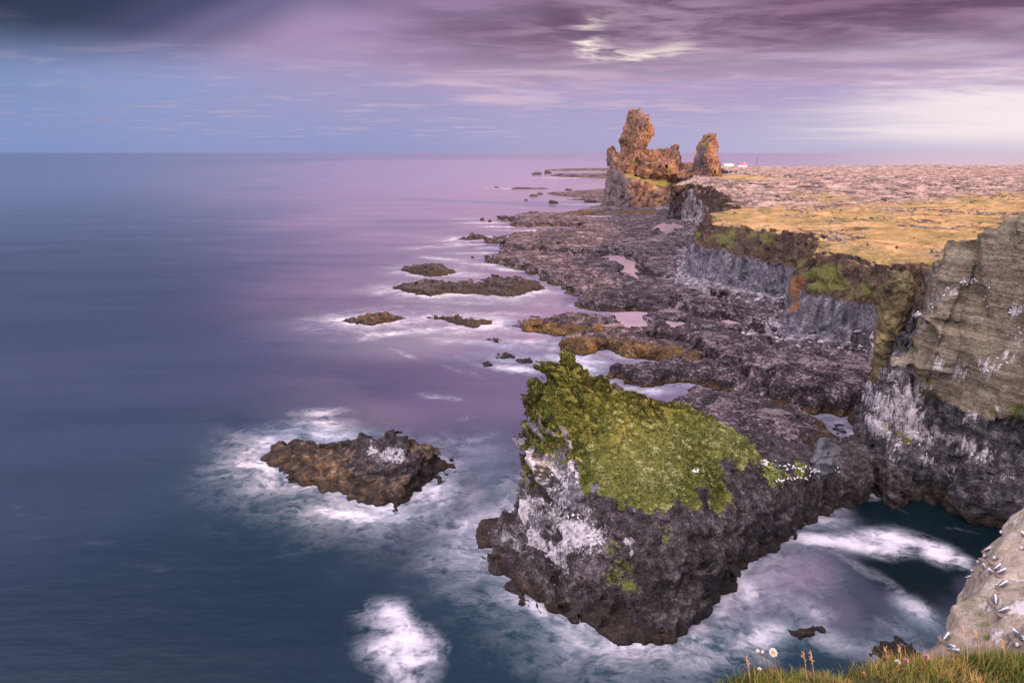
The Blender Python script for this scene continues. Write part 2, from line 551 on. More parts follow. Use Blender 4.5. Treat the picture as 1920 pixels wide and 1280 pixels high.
MAT_STACK = rock_material('stack_rock', (.008, .006, .007), (.058, .047, .050), (.20, .165, .175), weed=.6, weedz=1.5, size=.8, cracks=.75,
                          moss=((.085, .12, .016), (.24, .23, .05)), alt=[(.38, (.022, .022, .026)), (.5, (.14, .14, .15)), (.62, (.42, .41, .43))])
MAT_ISLET = rock_material('islet_rock', (.007, .005, .006), (.048, .037, .039), (.17, .13, .135), weed=.7, weedz=2.0, size=.8, cracks=.7,
                          alt=[(.38, (.020, .013, .008)), (.5, (.13, .085, .05)), (.62, (.33, .24, .17))])
MAT_CLIFF = rock_material('cliff_rock', (.009, .008, .010), (.066, .060, .068), (.22, .20, .215), weed=.8, weedz=2.0, size=.9, bands=2.6, cracks=.7,
                          alt=[(.37, (.030, .025, .018)), (.46, (.15, .125, .085)), (.53, (.25, .21, .15)), (.63, (.44, .385, .30))],
                          moss=((.05, .09, .014), (.17, .16, .03)))
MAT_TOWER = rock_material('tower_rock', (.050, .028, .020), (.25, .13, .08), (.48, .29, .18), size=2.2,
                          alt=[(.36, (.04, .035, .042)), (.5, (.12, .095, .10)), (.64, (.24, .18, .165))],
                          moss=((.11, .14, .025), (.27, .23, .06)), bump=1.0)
MAT_BIRDROCK = rock_material('pale_rock', (.21, .175, .135), (.34, .285, .22), (.46, .39, .31), size=.45, bump=.45,
                             guano_c=(.70, .66, .66), moss=((.09, .11, .03), (.16, .15, .06)),
                             alt=[(.36, (.13, .10, .075)), (.5, (.22, .175, .125)), (.64, (.30, .24, .175))])

# ground of the plateau, its cliffs and the lava shelf
def terrain_material():
    m, n, b, out = material('terrain')
    pos, nor = n.geo()
    x, y, z = n.sep(pos)
    nz_ = n.sep(nor)[2]
    nb = n.noise(pos, .05, 4, .6)
    nm = n.noise(pos, .35, 6, .64, .3)
    nf = n.noise(pos, 2.0, 6, .70)
    v = n.add(n.add(n.mul(nb, .15), n.mul(nm, .35)), n.mul(nf, .50))
    # shelf: dark purplish basalt with pale dried pools
    shelf = n.ramp(v, [(.41, (.004, .003, .004)), (.50, (.058, .042, .051)), (.58, (.34, .26, .285))])
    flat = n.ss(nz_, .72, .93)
    shelf = n.mix(n.ss(nz_, .35, .85), n.mix(.42, shelf, (.014, .010, .011)), shelf)  # steep sides coloured darker than the flat tops, standing in for shade
    pool = n.mul(n.ss(n.add(n.noise(n.vm('MULTIPLY', pos, (.09, .16, .2)), 1.0, 4, .6, .6), n.mul(n.sub(nf, .5), .25)), .585, .64), flat)
    shelf = n.mix(n.mul(pool, n.mul(.8, n.ss(z, .8, 1.4))), shelf, n.mix(nf, (.22, .165, .17), (.40, .31, .30)))
    zw = n.add(z, n.add(n.mul(n.sub(nm, .5), 2.4), n.mul(n.sub(nb, .5), 2.0)))
    wf = n.mul(n.ss(zw, 1.1, .3), .8)
    wf = n.m('MAXIMUM', wf, n.mul(n.ss(n.add(n.attr('weed'), n.mul(n.sub(nm, .5), 1.4)), .45, .7), .95))
    wc = n.ramp(n.add(n.mul(nf, .6), n.mul(nm, .4)), [(.38, (.025, .015, .006)), (.50, (.105, .060, .018)), (.63, (.27, .165, .055))])
    shelf = n.mix(wf, shelf, wc)
    shelf = n.mix(n.ss(z, .32, .05), shelf, (.016, .013, .014))
    wob = n.vm('ADD', pos, n.vm('SCALE', n.noise(pos, .4, 4, .6, 0, 1), None, 3.0))
    ck = n.voro(n.vm('MULTIPLY', wob, (.7, 1.3, 1)), .30, 'DISTANCE_TO_EDGE')
    ck2 = n.voro(n.vm('MULTIPLY', wob, (.7, 1.3, 1)), .85, 'DISTANCE_TO_EDGE')
    crack = n.m('MAXIMUM', n.ss(ck, .05, .005), n.mul(n.ss(ck2, .07, .01), .35))
    crack = n.mul(crack, n.ss(nb, .42, .58))
    shelf = n.mix(n.mul(crack, .8), shelf, (.006, .004, .005))
    # scree
    sc = n.voro(pos, .8, 'F1', 'Color')
    scree = n.mix(n.sep(sc)[0], (.11, .095, .11), (.34, .31, .335))
    shelf = n.mix(n.ss(n.add(n.attr('scree'), n.mul(n.sub(nm, .5), .8)), .4, .6), shelf, scree)
    # cliff faces: grey blue columns below, brown and mossy above
    colm = n.noise(n.vm('MULTIPLY', pos, (.8, .8, .16)), 1.0, 5, .68)
    cv = n.add(n.mul(colm, .6), n.mul(nf, .4))
    grey = n.ramp(cv, [(.36, (.030, .028, .036)), (.50, (.120, .114, .138)), (.62, (.31, .295, .34))])
    brown = n.ramp(n.add(n.mul(nm, .5), n.mul(nf, .5)), [(.36, (.020, .014, .012)), (.50, (.085, .052, .038)), (.64, (.19, .13, .085))])
    face = n.mix(n.ss(n.add(n.attr('upper'), n.add(n.mul(n.sub(nm, .5), 1.0), n.mul(n.sub(nb, .5), .9))), .40, .62), grey, brown)
    face = n.mix(n.mul(n.ss(n.add(n.attr('moss'), n.mul(n.sub(nm, .5), 1.2)), .45, .7), .85), face, n.mix(nf, (.07, .09, .018), (.20, .20, .05)))
    face = n.mix(n.ss(n.add(n.attr('rust'), n.mul(n.sub(nm, .5), 1.0)), .45, .7), face, n.mix(nf, (.14, .06, .03), (.36, .18, .085)))
    # plateau top: golden moss near the edge, pinkish lava clinker beyond
    st = n.vm('MULTIPLY', pos, (.11, .20, .3))
    ns = n.noise(st, 1.0, 5, .62, .5)
    gv = n.add(n.add(n.mul(ns, .45), n.mul(nm, .25)), n.mul(nf, .30))
    gold = n.ramp(gv, [(.36, (.12, .09, .022)), (.45, (.31, .215, .075)), (.53, (.53, .345, .165)), (.64, (.66, .47, .29))])
    lb = n.add(n.add(n.mul(n.noise(pos, .10, 5, .62), .35), n.mul(nm, .30)), n.mul(nf, .35))
    lava = n.ramp(lb, [(.40, (.028, .022, .022)), (.47, (.15, .11, .10)), (.53, (.48, .35, .30)), (.64, (.64, .49, .45))])
    olive = n.ss(n.add(n.mul(n.noise(n.vm('MULTIPLY', pos, (.022, .035, .05)), 1.0, 4, .6), .75), n.mul(nm, .25)), .48, .60)
    gold = n.mix(n.mul(olive, .62), gold, n.mix(nf, (.10, .10, .022), (.32, .27, .075)))
    topc = n.mix(n.ss(n.add(n.attr('lava'), n.add(n.mul(n.sub(ns, .5), .9), n.mul(n.sub(nm, .5), .5))), .38, .62), gold, lava)
    dk = n.mul(n.ss(n.add(n.noise(n.vm('MULTIPLY', pos, (.06, .12, .1)), 1.0, 4, .6), n.mul(n.sub(nf, .5), .4)), .60, .66), .85)
    topc = n.mix(dk, topc, (.05, .036, .032))
    isup = n.ss(n.add(n.attr('top'), n.mul(n.sub(nf, .5), .3)), .4, .6)
    up = n.mul(isup, n.ss(nz_, .50, .72))
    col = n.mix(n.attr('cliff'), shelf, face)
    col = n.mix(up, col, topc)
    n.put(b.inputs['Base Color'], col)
    n.put(b.inputs['Roughness'], n.lin(nf, .3, .7, .62, .95))
    b.inputs['Specular IOR Level'].default_value = .3
    vo = n.voro(pos, .9, 'DISTANCE_TO_EDGE')
    h = n.add(n.add(n.mul(nm, .8), n.mul(nf, .40)), n.mul(n.ss(vo, 0, .1), .15))
    h = n.add(h, n.mul(n.mul(colm, .9), n.attr('cliff')))
    n.put(b.inputs['Normal'], n.bump(h, 1.0, 1.7))
    return m
MAT_TERRAIN = terrain_material()

def sea_material():
    m, n, b, out = material('sea_water')
    pos, nor = n.geo()
    x, y, z = n.sep(pos)
    dist = n.vm('LENGTH', pos)
    warp = n.vm('SCALE', n.vm('SUBTRACT', n.noise(pos, .06, 5, .6, 0, 1), (.5, .5, .5)), None, 9.0)
    p2 = n.vm('ADD', pos, warp)
    s1 = n.noise(n.vm('MULTIPLY', p2, (.10, .22, 1)), 1.0, 8, .60)
    s2 = n.noise(n.vm('MULTIPLY', p2, (.45, .80, 1)), 1.0, 7, .66)
    s3 = n.noise(n.vm('MULTIPLY', pos, (.035, .075, 1)), 1.0, 4, .6)
    fa = n.attr('foam')
    s4 = n.noise(n.vm('MULTIPLY', p2, (1.3, 3.0, 1)), 1.0, 6, .68)
    t = n.add(n.add(n.mul(n.sub(s1, .5), 1.2), n.mul(n.sub(s2, .5), .75)), n.add(n.mul(n.sub(s3, .5), .5), n.add(n.mul(n.sub(s4, .5), .38), n.mul(n.sub(.34, n.mul(n.m('ABSOLUTE', n.sub(s2, .5)), 4.0)), .28))))
    f = n.lin(n.add(fa, n.mul(t, n.lin(fa, 0, .5, .3, 1.25))), .17, 1.25)
    f = n.m('POWER', n.m('MINIMUM', n.m('MAXIMUM', f, 0.0), 1.0), 1.25)
    f = n.mul(f, n.ss(fa, 0.02, .34))
    deep = n.mix(n.ss(n.noise(n.vm('MULTIPLY', pos, (.012, .02, 1)), 1.0, 3, .5), .35, .65), (.006, .016, .028), (.011, .023, .040))
    shal = (.045, .115, .130)
    streak = n.noise(n.vm('MULTIPLY', pos, (.012, .055, 1)), 1.0, 5, .6, .4)
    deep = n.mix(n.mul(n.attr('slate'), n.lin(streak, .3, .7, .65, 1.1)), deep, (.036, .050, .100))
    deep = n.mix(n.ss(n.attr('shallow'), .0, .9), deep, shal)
    deep = n.mix(n.mul(n.attr('milky_sheen'), n.lin(streak, .3, .7, .55, .98)), deep, (.215, .150, .225))  # sky sheen on the mid water put into its colour, with milky patches
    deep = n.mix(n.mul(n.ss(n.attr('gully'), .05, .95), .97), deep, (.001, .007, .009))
    deep = n.mix(n.attr('pink'), deep, (.30, .195, .285))  # reflected glow and haze painted into the far water's colour
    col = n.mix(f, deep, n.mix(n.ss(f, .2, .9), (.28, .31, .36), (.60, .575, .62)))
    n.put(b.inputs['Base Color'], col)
    n.put(b.inputs['Roughness'], n.add(n.lin(dist, 60, 900, .20, .14), n.mul(f, .45)))
    b.inputs['IOR'].default_value = 1.333
    rp = n.noise(n.vm('MULTIPLY', pos, (.22, .60, 1)), 1.0, 3, .5)
    rp2 = n.noise(n.vm('MULTIPLY', pos, (.02, .05, 1)), 1.0, 3, .5)
    n.put(b.inputs['Normal'], n.bump(n.add(n.mul(rp, .8), n.mul(rp2, 2.0)), .26, .30))
    return m
MAT_SEA = sea_material()

def simple(name, c, rough=.8, var=0.15, scale=4.0, spec=.3):
    m, n, b, out = material(name)
    tcn = n.new('ShaderNodeTexCoord')
    v = n.noise(tcn.outputs['Object'], scale, 4, .6)
    n.put(b.inputs['Base Color'], n.mix(v, tuple(k * (1 - var) for k in c), tuple(min(1, k * (1 + var)) for k in c)))
    b.inputs['Roughness'].default_value = rough
    b.inputs['Specular IOR Level'].default_value = spec
    return m
# ------------------------------------------------------------------ shared rock shaping
def blocks(x, y, z, size, zr=1.0):
    ox, oy, oz, rv, dd = cells(x / size, y / size, z / (size * zr))
    return ox * size, oy * size, oz * size * zr, rv, dd

def spots_on(tree, V, spots):
    """fields of patches laid on the rock surface: (u, v, radius in metres, strength)"""
    f = np.zeros(len(V), f32)
    for u, v, r, s in spots:
        loc, nor, idx, dist = hit(tree, u, v)
        if loc is None: continue
        d2 = ((V - np.array(loc, dtype=f32)) ** 2).sum(1)
        f = np.maximum(f, s * np.exp(-d2 / (r * r)))
    return f

# ------------------------------------------------------------------ terrain: lava shelf, plateau and its cliffs
def pts(lst): return [P(u, v, z) for u, v, z in lst]
SHELF = pts([(1140, 388, 2), (1118, 389, 1), (1105, 392, 1), (1080, 397, 1), (1047, 400, 2), (1020, 396, 2.5), (992, 394, 3), (965, 405, 2), (950, 405, 2), (929, 409, .5),
    (930, 412, 0), (945, 415, 0), (965, 414, 0), (975, 416, 1), (958, 420, .5), (955, 424, 0), (980, 426.5, 0), (1031, 426, 0), (1075, 424, 0), (1100, 425, 0),
    (1080, 429, 1.5), (1040, 433.5, 2), (1013, 436, 2.2), (995, 440, 2.2), (975, 438, 2.5), (950, 434, 3), (930, 438, 2.5), (921, 445, 2), (910, 449, 0), (912, 456, 0), (935, 458, 0),
    (950, 460, 0), (940, 468, 1.5), (932, 472, 2), (920, 480, 2), (908, 486, 1), (905, 492, 0), (930, 495, 0), (948, 498, 0), (966, 497, 0), (967, 504, 0), (985, 508, 0),
    (1003, 512, 0), (1006, 522, 0), (1030, 531, 0), (1052, 536, 0), (1066, 538, 0), (1063, 546, 0), (1080, 556, 0), (1105, 554, 1), (1090, 560, 2), (1083, 566, 1), (1083, 574, 0),
    (1100, 578, 0), (1134, 584, 0), (1180, 586, 0), (1222, 588, 0), (1214, 594, 2), (1207, 612, 2), (1185, 617, 1.5), (1165, 613, 1), (1161, 603, 2), (1140, 587, 2.5),
    (1110, 580, 3), (1077, 581, 3), (1040, 588, 2.5), (1020, 597, 2), (995, 606, 1), (976, 613, 0), (985, 620, 0), (1010, 626, 0), (1050, 631, 0), (1085, 632, 0), (1075, 636, 0),
    (1050, 640, .5), (1043, 648, 0), (1050, 662, 0), (1075, 664, 0), (1100, 660, 0), (1137, 655, 0), (1160, 668, 0), (1195, 676, 0), (1240, 684, 0), (1235, 688, 1), (1190, 676, 3), (1160, 673, 3.2),
    (1140, 676, 3), (1127, 690, 2.5), (1124, 708, 0), (1136, 715, 0), (1158, 719, 0), (1164, 726, 0), (1200, 728, 0), (1230, 726, 0), (1268, 720, 0), (1305, 723, 0), (1345, 734, 0),
    (1400, 742, 0), (1450, 757, 0), (1510, 769, 0), (1530, 775, 0), (1600, 777, 0), (1630, 775, 0)]) + [(75, 95), (130, 110), (200, 300), (190, 480), (80, 490)]
LOBES = [(SHELF, 2.9)]
LOW = pts([(1248, 750, .3), (1275, 738, .3), (1305, 724, .3), (1345, 733, .3), (1400, 740, .3), (1450, 755, .3), (1500, 766, .3), (1550, 782, 1.2), (1585, 812, 1.5), (1589, 832, .5), (1560, 850, 0), (1500, 890, 0), (1400, 880, 0), (1300, 800, 0)])
FARL = [pts([(1022, 363, 0), (1060, 358, 2), (1075, 356.5, 2), (1100, 353, 3), (1145, 347, 4), (1160, 372, 0), (1100, 371.5, 0), (1060, 368.5, 0), (1035, 366, 0)]),
        pts([(1060, 374, 0), (1090, 372, 1), (1150, 368, 2), (1150, 382, 0), (1100, 377, 0)])]
HEADS = [(pts([(1020, 317.5, 0), (1050, 316, 4), (1145, 315, 5), (1230, 315, 5), (1230, 321, 0), (1140, 321, 0), (1080, 321, 0), (1040, 320, 0)]), 6.0),
         (pts([(1030, 329, 0), (1050, 325, 4), (1080, 323, 7), (1145, 322, 8), (1230, 322, 8), (1230, 334, 0), (1140, 334, 0), (1085, 333, 0), (1050, 332, 0)]), 8.0)]
TPOOLS = [pts(q) for q in (
    [(1126, 480, 1.55), (1150, 478, 1.55), (1168, 482, 1.55), (1182, 488, 1.55), (1198, 494, 1.55), (1194, 503, 1.55), (1191, 514, 1.55), (1203, 526, 1.55), (1190, 527, 1.55), (1174, 520, 1.55), (1166, 508, 1.55), (1160, 497, 1.55), (1138, 489, 1.55)],
    [(1224, 421, 1.55), (1245, 419.5, 1.55), (1270, 420.5, 1.55), (1284, 424, 1.55), (1264, 430, 1.55), (1270, 439, 1.55), (1255, 444, 1.55), (1240, 439, 1.55), (1230, 431, 1.55)],
    [(1083, 404.5, 1.55), (1110, 402.5, 1.55), (1148, 404.5, 1.55), (1140, 408.5, 1.55), (1105, 408.5, 1.55)],
    [(1156, 588, 1.55), (1190, 587, 1.55), (1221, 588, 1.55), (1213, 594, 1.55), (1209, 613, 1.55), (1185, 617, 1.55), (1166, 615, 1.55)],
    [(1296, 552, 1.55), (1320, 548, 1.55), (1340, 551, 1.55), (1320, 556, 1.55)], [(1340, 607, 1.55), (1365, 602, 1.55), (1385, 608, 1.55), (1362, 614, 1.55)], [(1255, 604, 1.55), (1278, 603, 1.55), (1285, 612, 1.55), (1262, 618, 1.55)])]
# edges where an upper ledge of the shelf steps down towards the viewer
STEPS = [pts([(1360, 430, 3), (1360, 560, 3.5), (1290, 520, 3), (1225, 515, 3), (1170, 480, 3), (1120, 472, 3), (1060, 466, 3), (1000, 464, 3), (950, 462, 3), (925, 452, 3), (960, 436, 3), (1100, 428, 3)]),
         pts([(1600, 560, 3), (1480, 640, 3), (1360, 590, 3), (1300, 583, 3), (1250, 570, 3), (1290, 545, 3)]),
         pts([(1640, 640, 3), (1640, 745, 3), (1500, 735, 3), (1400, 700, 3), (1330, 668, 3), (1300, 640, 3), (1220, 622, 3), (1260, 610, 3), (1450, 640, 3)])]
LIP = pts([(1262, 347, 22), (1297, 344, 22.5), (1329, 351, 21.8), (1360, 363, 21), (1376, 376, 20), (1357, 384, 19.5), (1389, 387, 19.5), (1353, 393, 19.4), (1329, 396, 19.3), (1343, 405, 19),
           (1339, 422, 18.3), (1372, 421, 18.8), (1410, 423, 19.3), (1467, 427, 20), (1523, 436, 20.3), (1555, 439, 20.5), (1530, 450, 20.3), (1532, 460, 20.5), (1573, 464, 20.8),
           (1647, 477, 21), (1690, 482, 21), (1760, 488, 21)]) + [(140, 105), (420, 80), (1600, 80), (1600, 1100)] + pts([(1920, 309.5, 20), (1700, 309.5, 20), (1560, 310.5, 20), (1440, 311.5, 20), (1345, 313, 20)]) + [(215, 560), (150, 470)]
BASE = pts([(1240, 392, 3), (1262, 390, 3), (1290, 404, 3), (1318, 418, 3), (1328, 430, 3), (1345, 440, 3), (1300, 470, 3), (1281, 513, 3), (1299, 527, 3), (1333, 535, 3), (1364, 545, 3), (1406, 558, 3), (1442, 564, 3), (1476, 570, 3),
            (1470, 600, 3), (1464, 628, 3), (1494, 634, 3), (1531, 637, 3), (1580, 645, 3), (1625, 653, 3), (1680, 665, 3)]) + [(135, 100), (420, 70), (1610, 70), (1610, 1120)] + pts([(1920, 309.2, 18), (1700, 309.2, 18), (1560, 310.2, 18), (1440, 311.2, 18), (1343, 312.7, 18)]) + [(205, 565), (140, 470)]
ZTOP = RBF([(75, 175), (88, 175), (100, 172), (115, 150), (105, 130), (140, 105), (78, 200), (100, 240), (105, 300), (118, 345), (105, 365), (140, 440), (160, 600), (300, 600), (400, 1000), (300, 250), (300, 120), (800, 900), (900, 300), (1500, 1000), (150, 210), (200, 170)],
           [18.8, 19.6, 20.2, 20.6, 21, 21.2, 18.8, 19.8, 21, 22.6, 22, 24, 20.5, 20, 19.6, 20.5, 21.5, 19.5, 20, 19.5, 20, 20.6])
TG = Polar(-.06, .90, .0019, 56, 1650, .0042)

def terrain_fields(X, Y):
    R = np.sqrt(X * X + Y * Y)
    k = np.clip(R / 150, .5, 2.0)
    jx = fbm2(X / 14, Y / 14, 4, 3.1) * 2.2 * k + fbm2(X / 3.5, Y / 3.5, 3, 1.7) * .7 * k
    jy = fbm2(X / 14, Y / 14, 4, 8.3) * 2.2 * k + fbm2(X / 3.5, Y / 3.5, 3, 5.9) * .7 * k
    x2, y2 = X + jx * .6 / k ** .6, Y + jy * .6 / k ** .6
    H = np.full(X.shape, -3, f32)
    und = fbm2(X / 22, Y / 22, 3, 4.4)
    ds = -sdpoly(x2, y2, SHELF)
    H = np.maximum(H, np.interp(ds, [-3, -.6, 0, .5, 2.0, 12], [-3, -1.2, -.2, 2.2, 2.5, 2.5]) + np.where(ds > 0, und * .45, 0))
    for st in STEPS:
        d = -sdpoly(X + jx * .9, Y + jy * .9, st)
        H = H + np.where(ds > 0, np.interp(d, [-.15, .35, 3], [0, 1.25, 1.3]), 0) - np.where(ds > .6, np.clip(H, 0, 1.6) * sstep(d, -2.0 * k, -.7) * sstep(d, .1, -.25), 0)
    # crevices and weathered hollows between the flow lobes
    cr1 = np.abs(fbm2((X * .8 + Y * .35) / 13, (Y * .8 - X * .35) / 8, 4, 17.0)); cr2 = np.abs(fbm2(X / 6, Y / 4.5, 3, 23.0))
    H = H - np.where(ds > .5, np.clip(H - .3, 0, 3) * (.60 * sstep(cr1, .06, .0) + .30 * sstep(cr2, .07, .0)), 0)
    H = H + np.where(ds > .5, fbm2(X / 5, Y / 5, 3, 41.0) * .22, 0)
    d = -sdpoly(x2, y2, LOW)
    H = np.maximum(H, np.interp(d, [-3, -.5, 0, 1.2, 5, 8], [-3, -1.2, -.2, .9, 1.7, 1.9]) + np.where(d > 0, und * .35, 0))
    for q in FARL:
        d = -sdpoly(x2, y2, q)
        H = np.maximum(H, np.interp(d, [-6, 0, 4, 20], [-3, -.3, 1.5, 2.6]))
    for q, hh in HEADS:
        d = -sdpoly(X + jx, Y + jy, q)
        H = np.maximum(H, np.interp(d, [-10, 0, 8, 40], [-3, -.3, hh * .5, hh]))
    for q in TPOOLS:
        d = -sdpoly(X + jx * .22, Y + jy * .22, q)
        H = np.where((d > -2.2) & (H < 9), H + (np.minimum(H, 2.15) - H) * sstep(d, -2.2, -.9), H)
        H = np.where(d > -1.0, H + (np.minimum(H, .4) - H) * sstep(d, -.6, .3), H)
    # plateau
    bx = fbm2(X / 18, Y / 18, 4, 6.6) * 3.2 + fbm2(X / 5, Y / 5, 3, 2.2) * 1.2
    by = fbm2(X / 18, Y / 18, 4, 9.2) * 3.2 + fbm2(X / 5, Y / 5, 3, 7.2) * 1.2
    kk = np.clip(R / 160, .5, 1.3)
    d1 = sdpoly(X + bx * .5 * kk, Y + by * .5 * kk, LIP)
    d0 = sdpoly(X + bx * .7 * kk, Y + by * .7 * kk, BASE)
    t = np.where(d1 <= 0, np.maximum(d1 / 8.0, -1), np.where(d0 >= 0, 1 + d0 / 10.0, d1 / np.maximum(d1 - d0, .01)))
    zt = ZTOP(X, Y)[0]
    top = zt + fbm2(X / 40, Y / 40, 3, 2.9) * .7
    lava = sstep(Y + fbm2(X / 50, Y / 90, 4, 1.3) * 60 + (X - 150) * -.05, 180, 310)
    lava = lava * (1 - np.exp(-(((X - 172) / 32) ** 2 + ((Y - 425) / 40) ** 2)))
    ox, oy, oz, rv, dd = cells(X / 4.0, Y / 4.0, np.zeros_like(X) + .5)
    top = top + lava * (fbm2(X / 7, Y / 7, 4, 5.1) * 1.2 + np.maximum(rv - .2, 0) * 1.1) + (1 - lava) * (fbm2(X / 8, Y / 8, 4, 5.1) * .85 + np.maximum(fbm2(X / 16, Y / 16, 3, 12.1) - .35, 0) * np.maximum(rv, 0) * 3.0)
    nl = fbm2(X / 10, Y / 10, 3, 15.0)
    br = 8.5 + nl * 3.5
    hw = np.where(t < 0, top, 0)
    prof = np.where(t < .16, top - 1.8 * np.clip(t / .16, 0, 1), np.where(t < .62, (top - 1.8) + (br + 3 - (top - 1.8)) * ((t - .16) / .46) ** .9, (br + 3) + (4.0 - (br + 3)) * np.clip((t - .62) / .3, 0, 1)))
    Hp = np.where(t < 0, top, np.where(t < 1, prof, 4.0 - d0 * .36 + fbm2(X / 4, Y / 4, 3, 3.3) * .7))
    scree = np.where((t > .93) & (Hp > H - .2), 1.0, 0.0)
    H = np.where((t < 1) | (Hp > H), np.maximum(H, Hp), H)
    return dict(H=H.astype(f32), t=t.astype(f32), lava=lava.astype(f32), scree=scree.astype(f32), d0=d0.astype(f32))

TF = terrain_fields(TG.X, TG.Y)
def terrain_warp(x, y, z):
    R = np.sqrt(x * x + y * y)
    k = np.clip(R / 130, .5, 3.2)
    up = sstep(z, 14, 18)
    s = 2.1 * np.clip(R / 130, .8, 3)
    ox, oy, oz, rv, dd = blocks(x + z * .15, y, z, 2.3, 2.8)
    n1 = fbm(x / 7, y / 7, z / 11, 4)
    n2 = fbm(x / 7 + 31, y / 7 - 11, z / 11, 4)
    wx = (ox * .74 + n1 * 1.5) * np.clip(R / 130, .55, 1.6)
    wy = (oy * .74 + n2 * 1.5) * np.clip(R / 130, .55, 1.6)
    wz = (1 - up) * (rv * .22 + fbm(x / 2.2, y / 2.2, z / 2.2, 3) * .20) + up * fbm(x / 1.6, y / 1.6, z / 3, 2) * .12
    return wx, wy, wz
zs = np.concatenate([np.arange(-1.0, 6.0, .23), np.arange(6.0, 26.6, .40)])
V, Q = heightbody(TG, TF['H'], zs, terrain_warp, 9, .75)
fi, fj = TG.index(V[:, 0], V[:, 1])
tv = bil(TF['t'], fi, fj); hv = bil(TF['H'], fi, fj)
at = dict(top=sstep(tv, .10, -.02), lava=bil(TF['lava'], fi, fj), cliff=sstep(tv, 1.03, .93) * sstep(V[:, 2], 2.5, 4.0),
          upper=np.maximum(sstep(V[:, 2], 9.0, 14.5), .52 * sstep(np.hypot(V[:, 0], V[:, 1]), 240, 300)), scree=bil(TF['scree'], fi, fj) * sstep(V[:, 2], 1.0, 2.2))
TREE_T = bvh(V, Q)
at['moss'] = spots_on(TREE_T, V, [(1545, 520, 5, 1), (1500, 500, 4, .9), (1440, 445, 6, .7), (1360, 445, 7, .7), (1310, 440, 5, .7), (1560, 530, 4, .9), (1620, 545, 5, .6), (1415, 440, 3, .8), (1520, 505, 4, .8)])
at['rust'] = spots_on(TREE_T, V, [(1490, 545, 3.0, 1), (1487, 575, 2.5, 1), (1495, 530, 3, .8), (1290, 480, 3, .6), (1285, 455, 3, .7), (1515, 560, 3, .5)])
at['weed'] = spots_on(TREE_T, V, [(1085, 645, 4, 1), (1120, 643, 4, 1), (1160, 650, 5, 1), (1200, 656, 5, 1), (1250, 662, 5, 1), (1290, 665, 4, 1), (1310, 672, 3, .8), (1060, 650, 3, 1), (1030, 615, 4, .9), (1080, 618, 4, .9), (1120, 615, 4, .8), (1000, 612, 4, .9),
                                   (1180, 398, 14, .9), (1215, 398, 12, .9), (1090, 398, 16, .8), (1120, 396, 12, .8), (1230, 640, 2, .4)])
fc_t = tv[Q].mean(1)
isp = fc_t < 1.0
Vp, Qp, ap = compact(V, Q[isp], at)
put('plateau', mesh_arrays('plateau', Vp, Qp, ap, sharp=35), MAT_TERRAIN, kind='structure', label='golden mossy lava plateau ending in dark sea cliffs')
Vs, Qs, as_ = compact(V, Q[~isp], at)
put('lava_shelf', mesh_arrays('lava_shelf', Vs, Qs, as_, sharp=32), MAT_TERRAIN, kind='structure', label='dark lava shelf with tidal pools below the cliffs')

# ------------------------------------------------------------------ generic island or boulder on the water
FOAM_POLYS = []          # (polygon in plan, reach in metres, strength)
def islet(name, edge, ctrl, step, label, cat='sea rock', mat=None, group=None, cell=.9, amp=.7, attrs=None, reach=4, strength=.55, zmax=None, drop=1.6, parentmat=None, tint=()):
    poly = [P(*e) for e in edge]
    FOAM_POLYS.append((poly, reach, strength))
    cxy = [P(u, v, z) for u, v, z in ctrl]; cz = [c[2] for c in ctrl]
    f = RBF(cxy + poly, cz + [e[2] * .9 for e in edge])
    p = np.array(poly)
    pad = 2.5 * amp + 3 * step
    g = Rect(p[:, 0].min() - pad, p[:, 0].max() + pad, p[:, 1].min() - pad, p[:, 1].max() + pad, step)
    jx = fbm2(g.X / (4 * cell), g.Y / (4 * cell), 3, 2.0) * amp; jy = fbm2(g.X / (4 * cell), g.Y / (4 * cell), 3, 5.0) * amp
    d = -sdpoly(g.X + jx, g.Y + jy, poly)
    H = np.where(d > 0, np.minimum(f(g.X, g.Y)[0] + .1, d * drop * 1.6 + .1), d * 1.2)
    H = (H + fbm2(g.X / (3 * cell), g.Y / (3 * cell), 4, 7.0) * amp * .55 * sstep(d, -.5, 1.5)).astype(f32)
    top = float(H.max()) + 1.2 * amp
    zs = np.arange(-1.0, top, step * .9)
    def wp(x, y, z):
        ox, oy, oz, rv, dd = blocks(x + .25 * z, y, z, cell, .9)
        q = fbm(x / (2.5 * cell), y / (2.5 * cell), z / (2.5 * cell), 3)
        q2 = fbm(x / (2.5 * cell) + 9, y / (2.5 * cell), z / (2.5 * cell), 3)
        return ox * .85 + q * amp * .5, oy * .85 + q2 * amp * .5, rv * .30 * cell - oz * .6 + fbm(x / cell, y / cell, z / cell, 2) * .10 * cell
    V, Q = heightbody(g, H, zs, wp, max(3, int(1.6 * cell / step)), .8 * cell + .3)
    at = {}
    tr = bvh(V, Q)
    for an, sp in (attrs or {}).items(): at[an] = spots_on(tr, V, sp)
    me = mesh_arrays(name, V, Q, at, sharp=32)
    o = put(name, me, mat or MAT_ISLET, label=label, category=cat)
    if group: o['group'] = group
    return o, tr

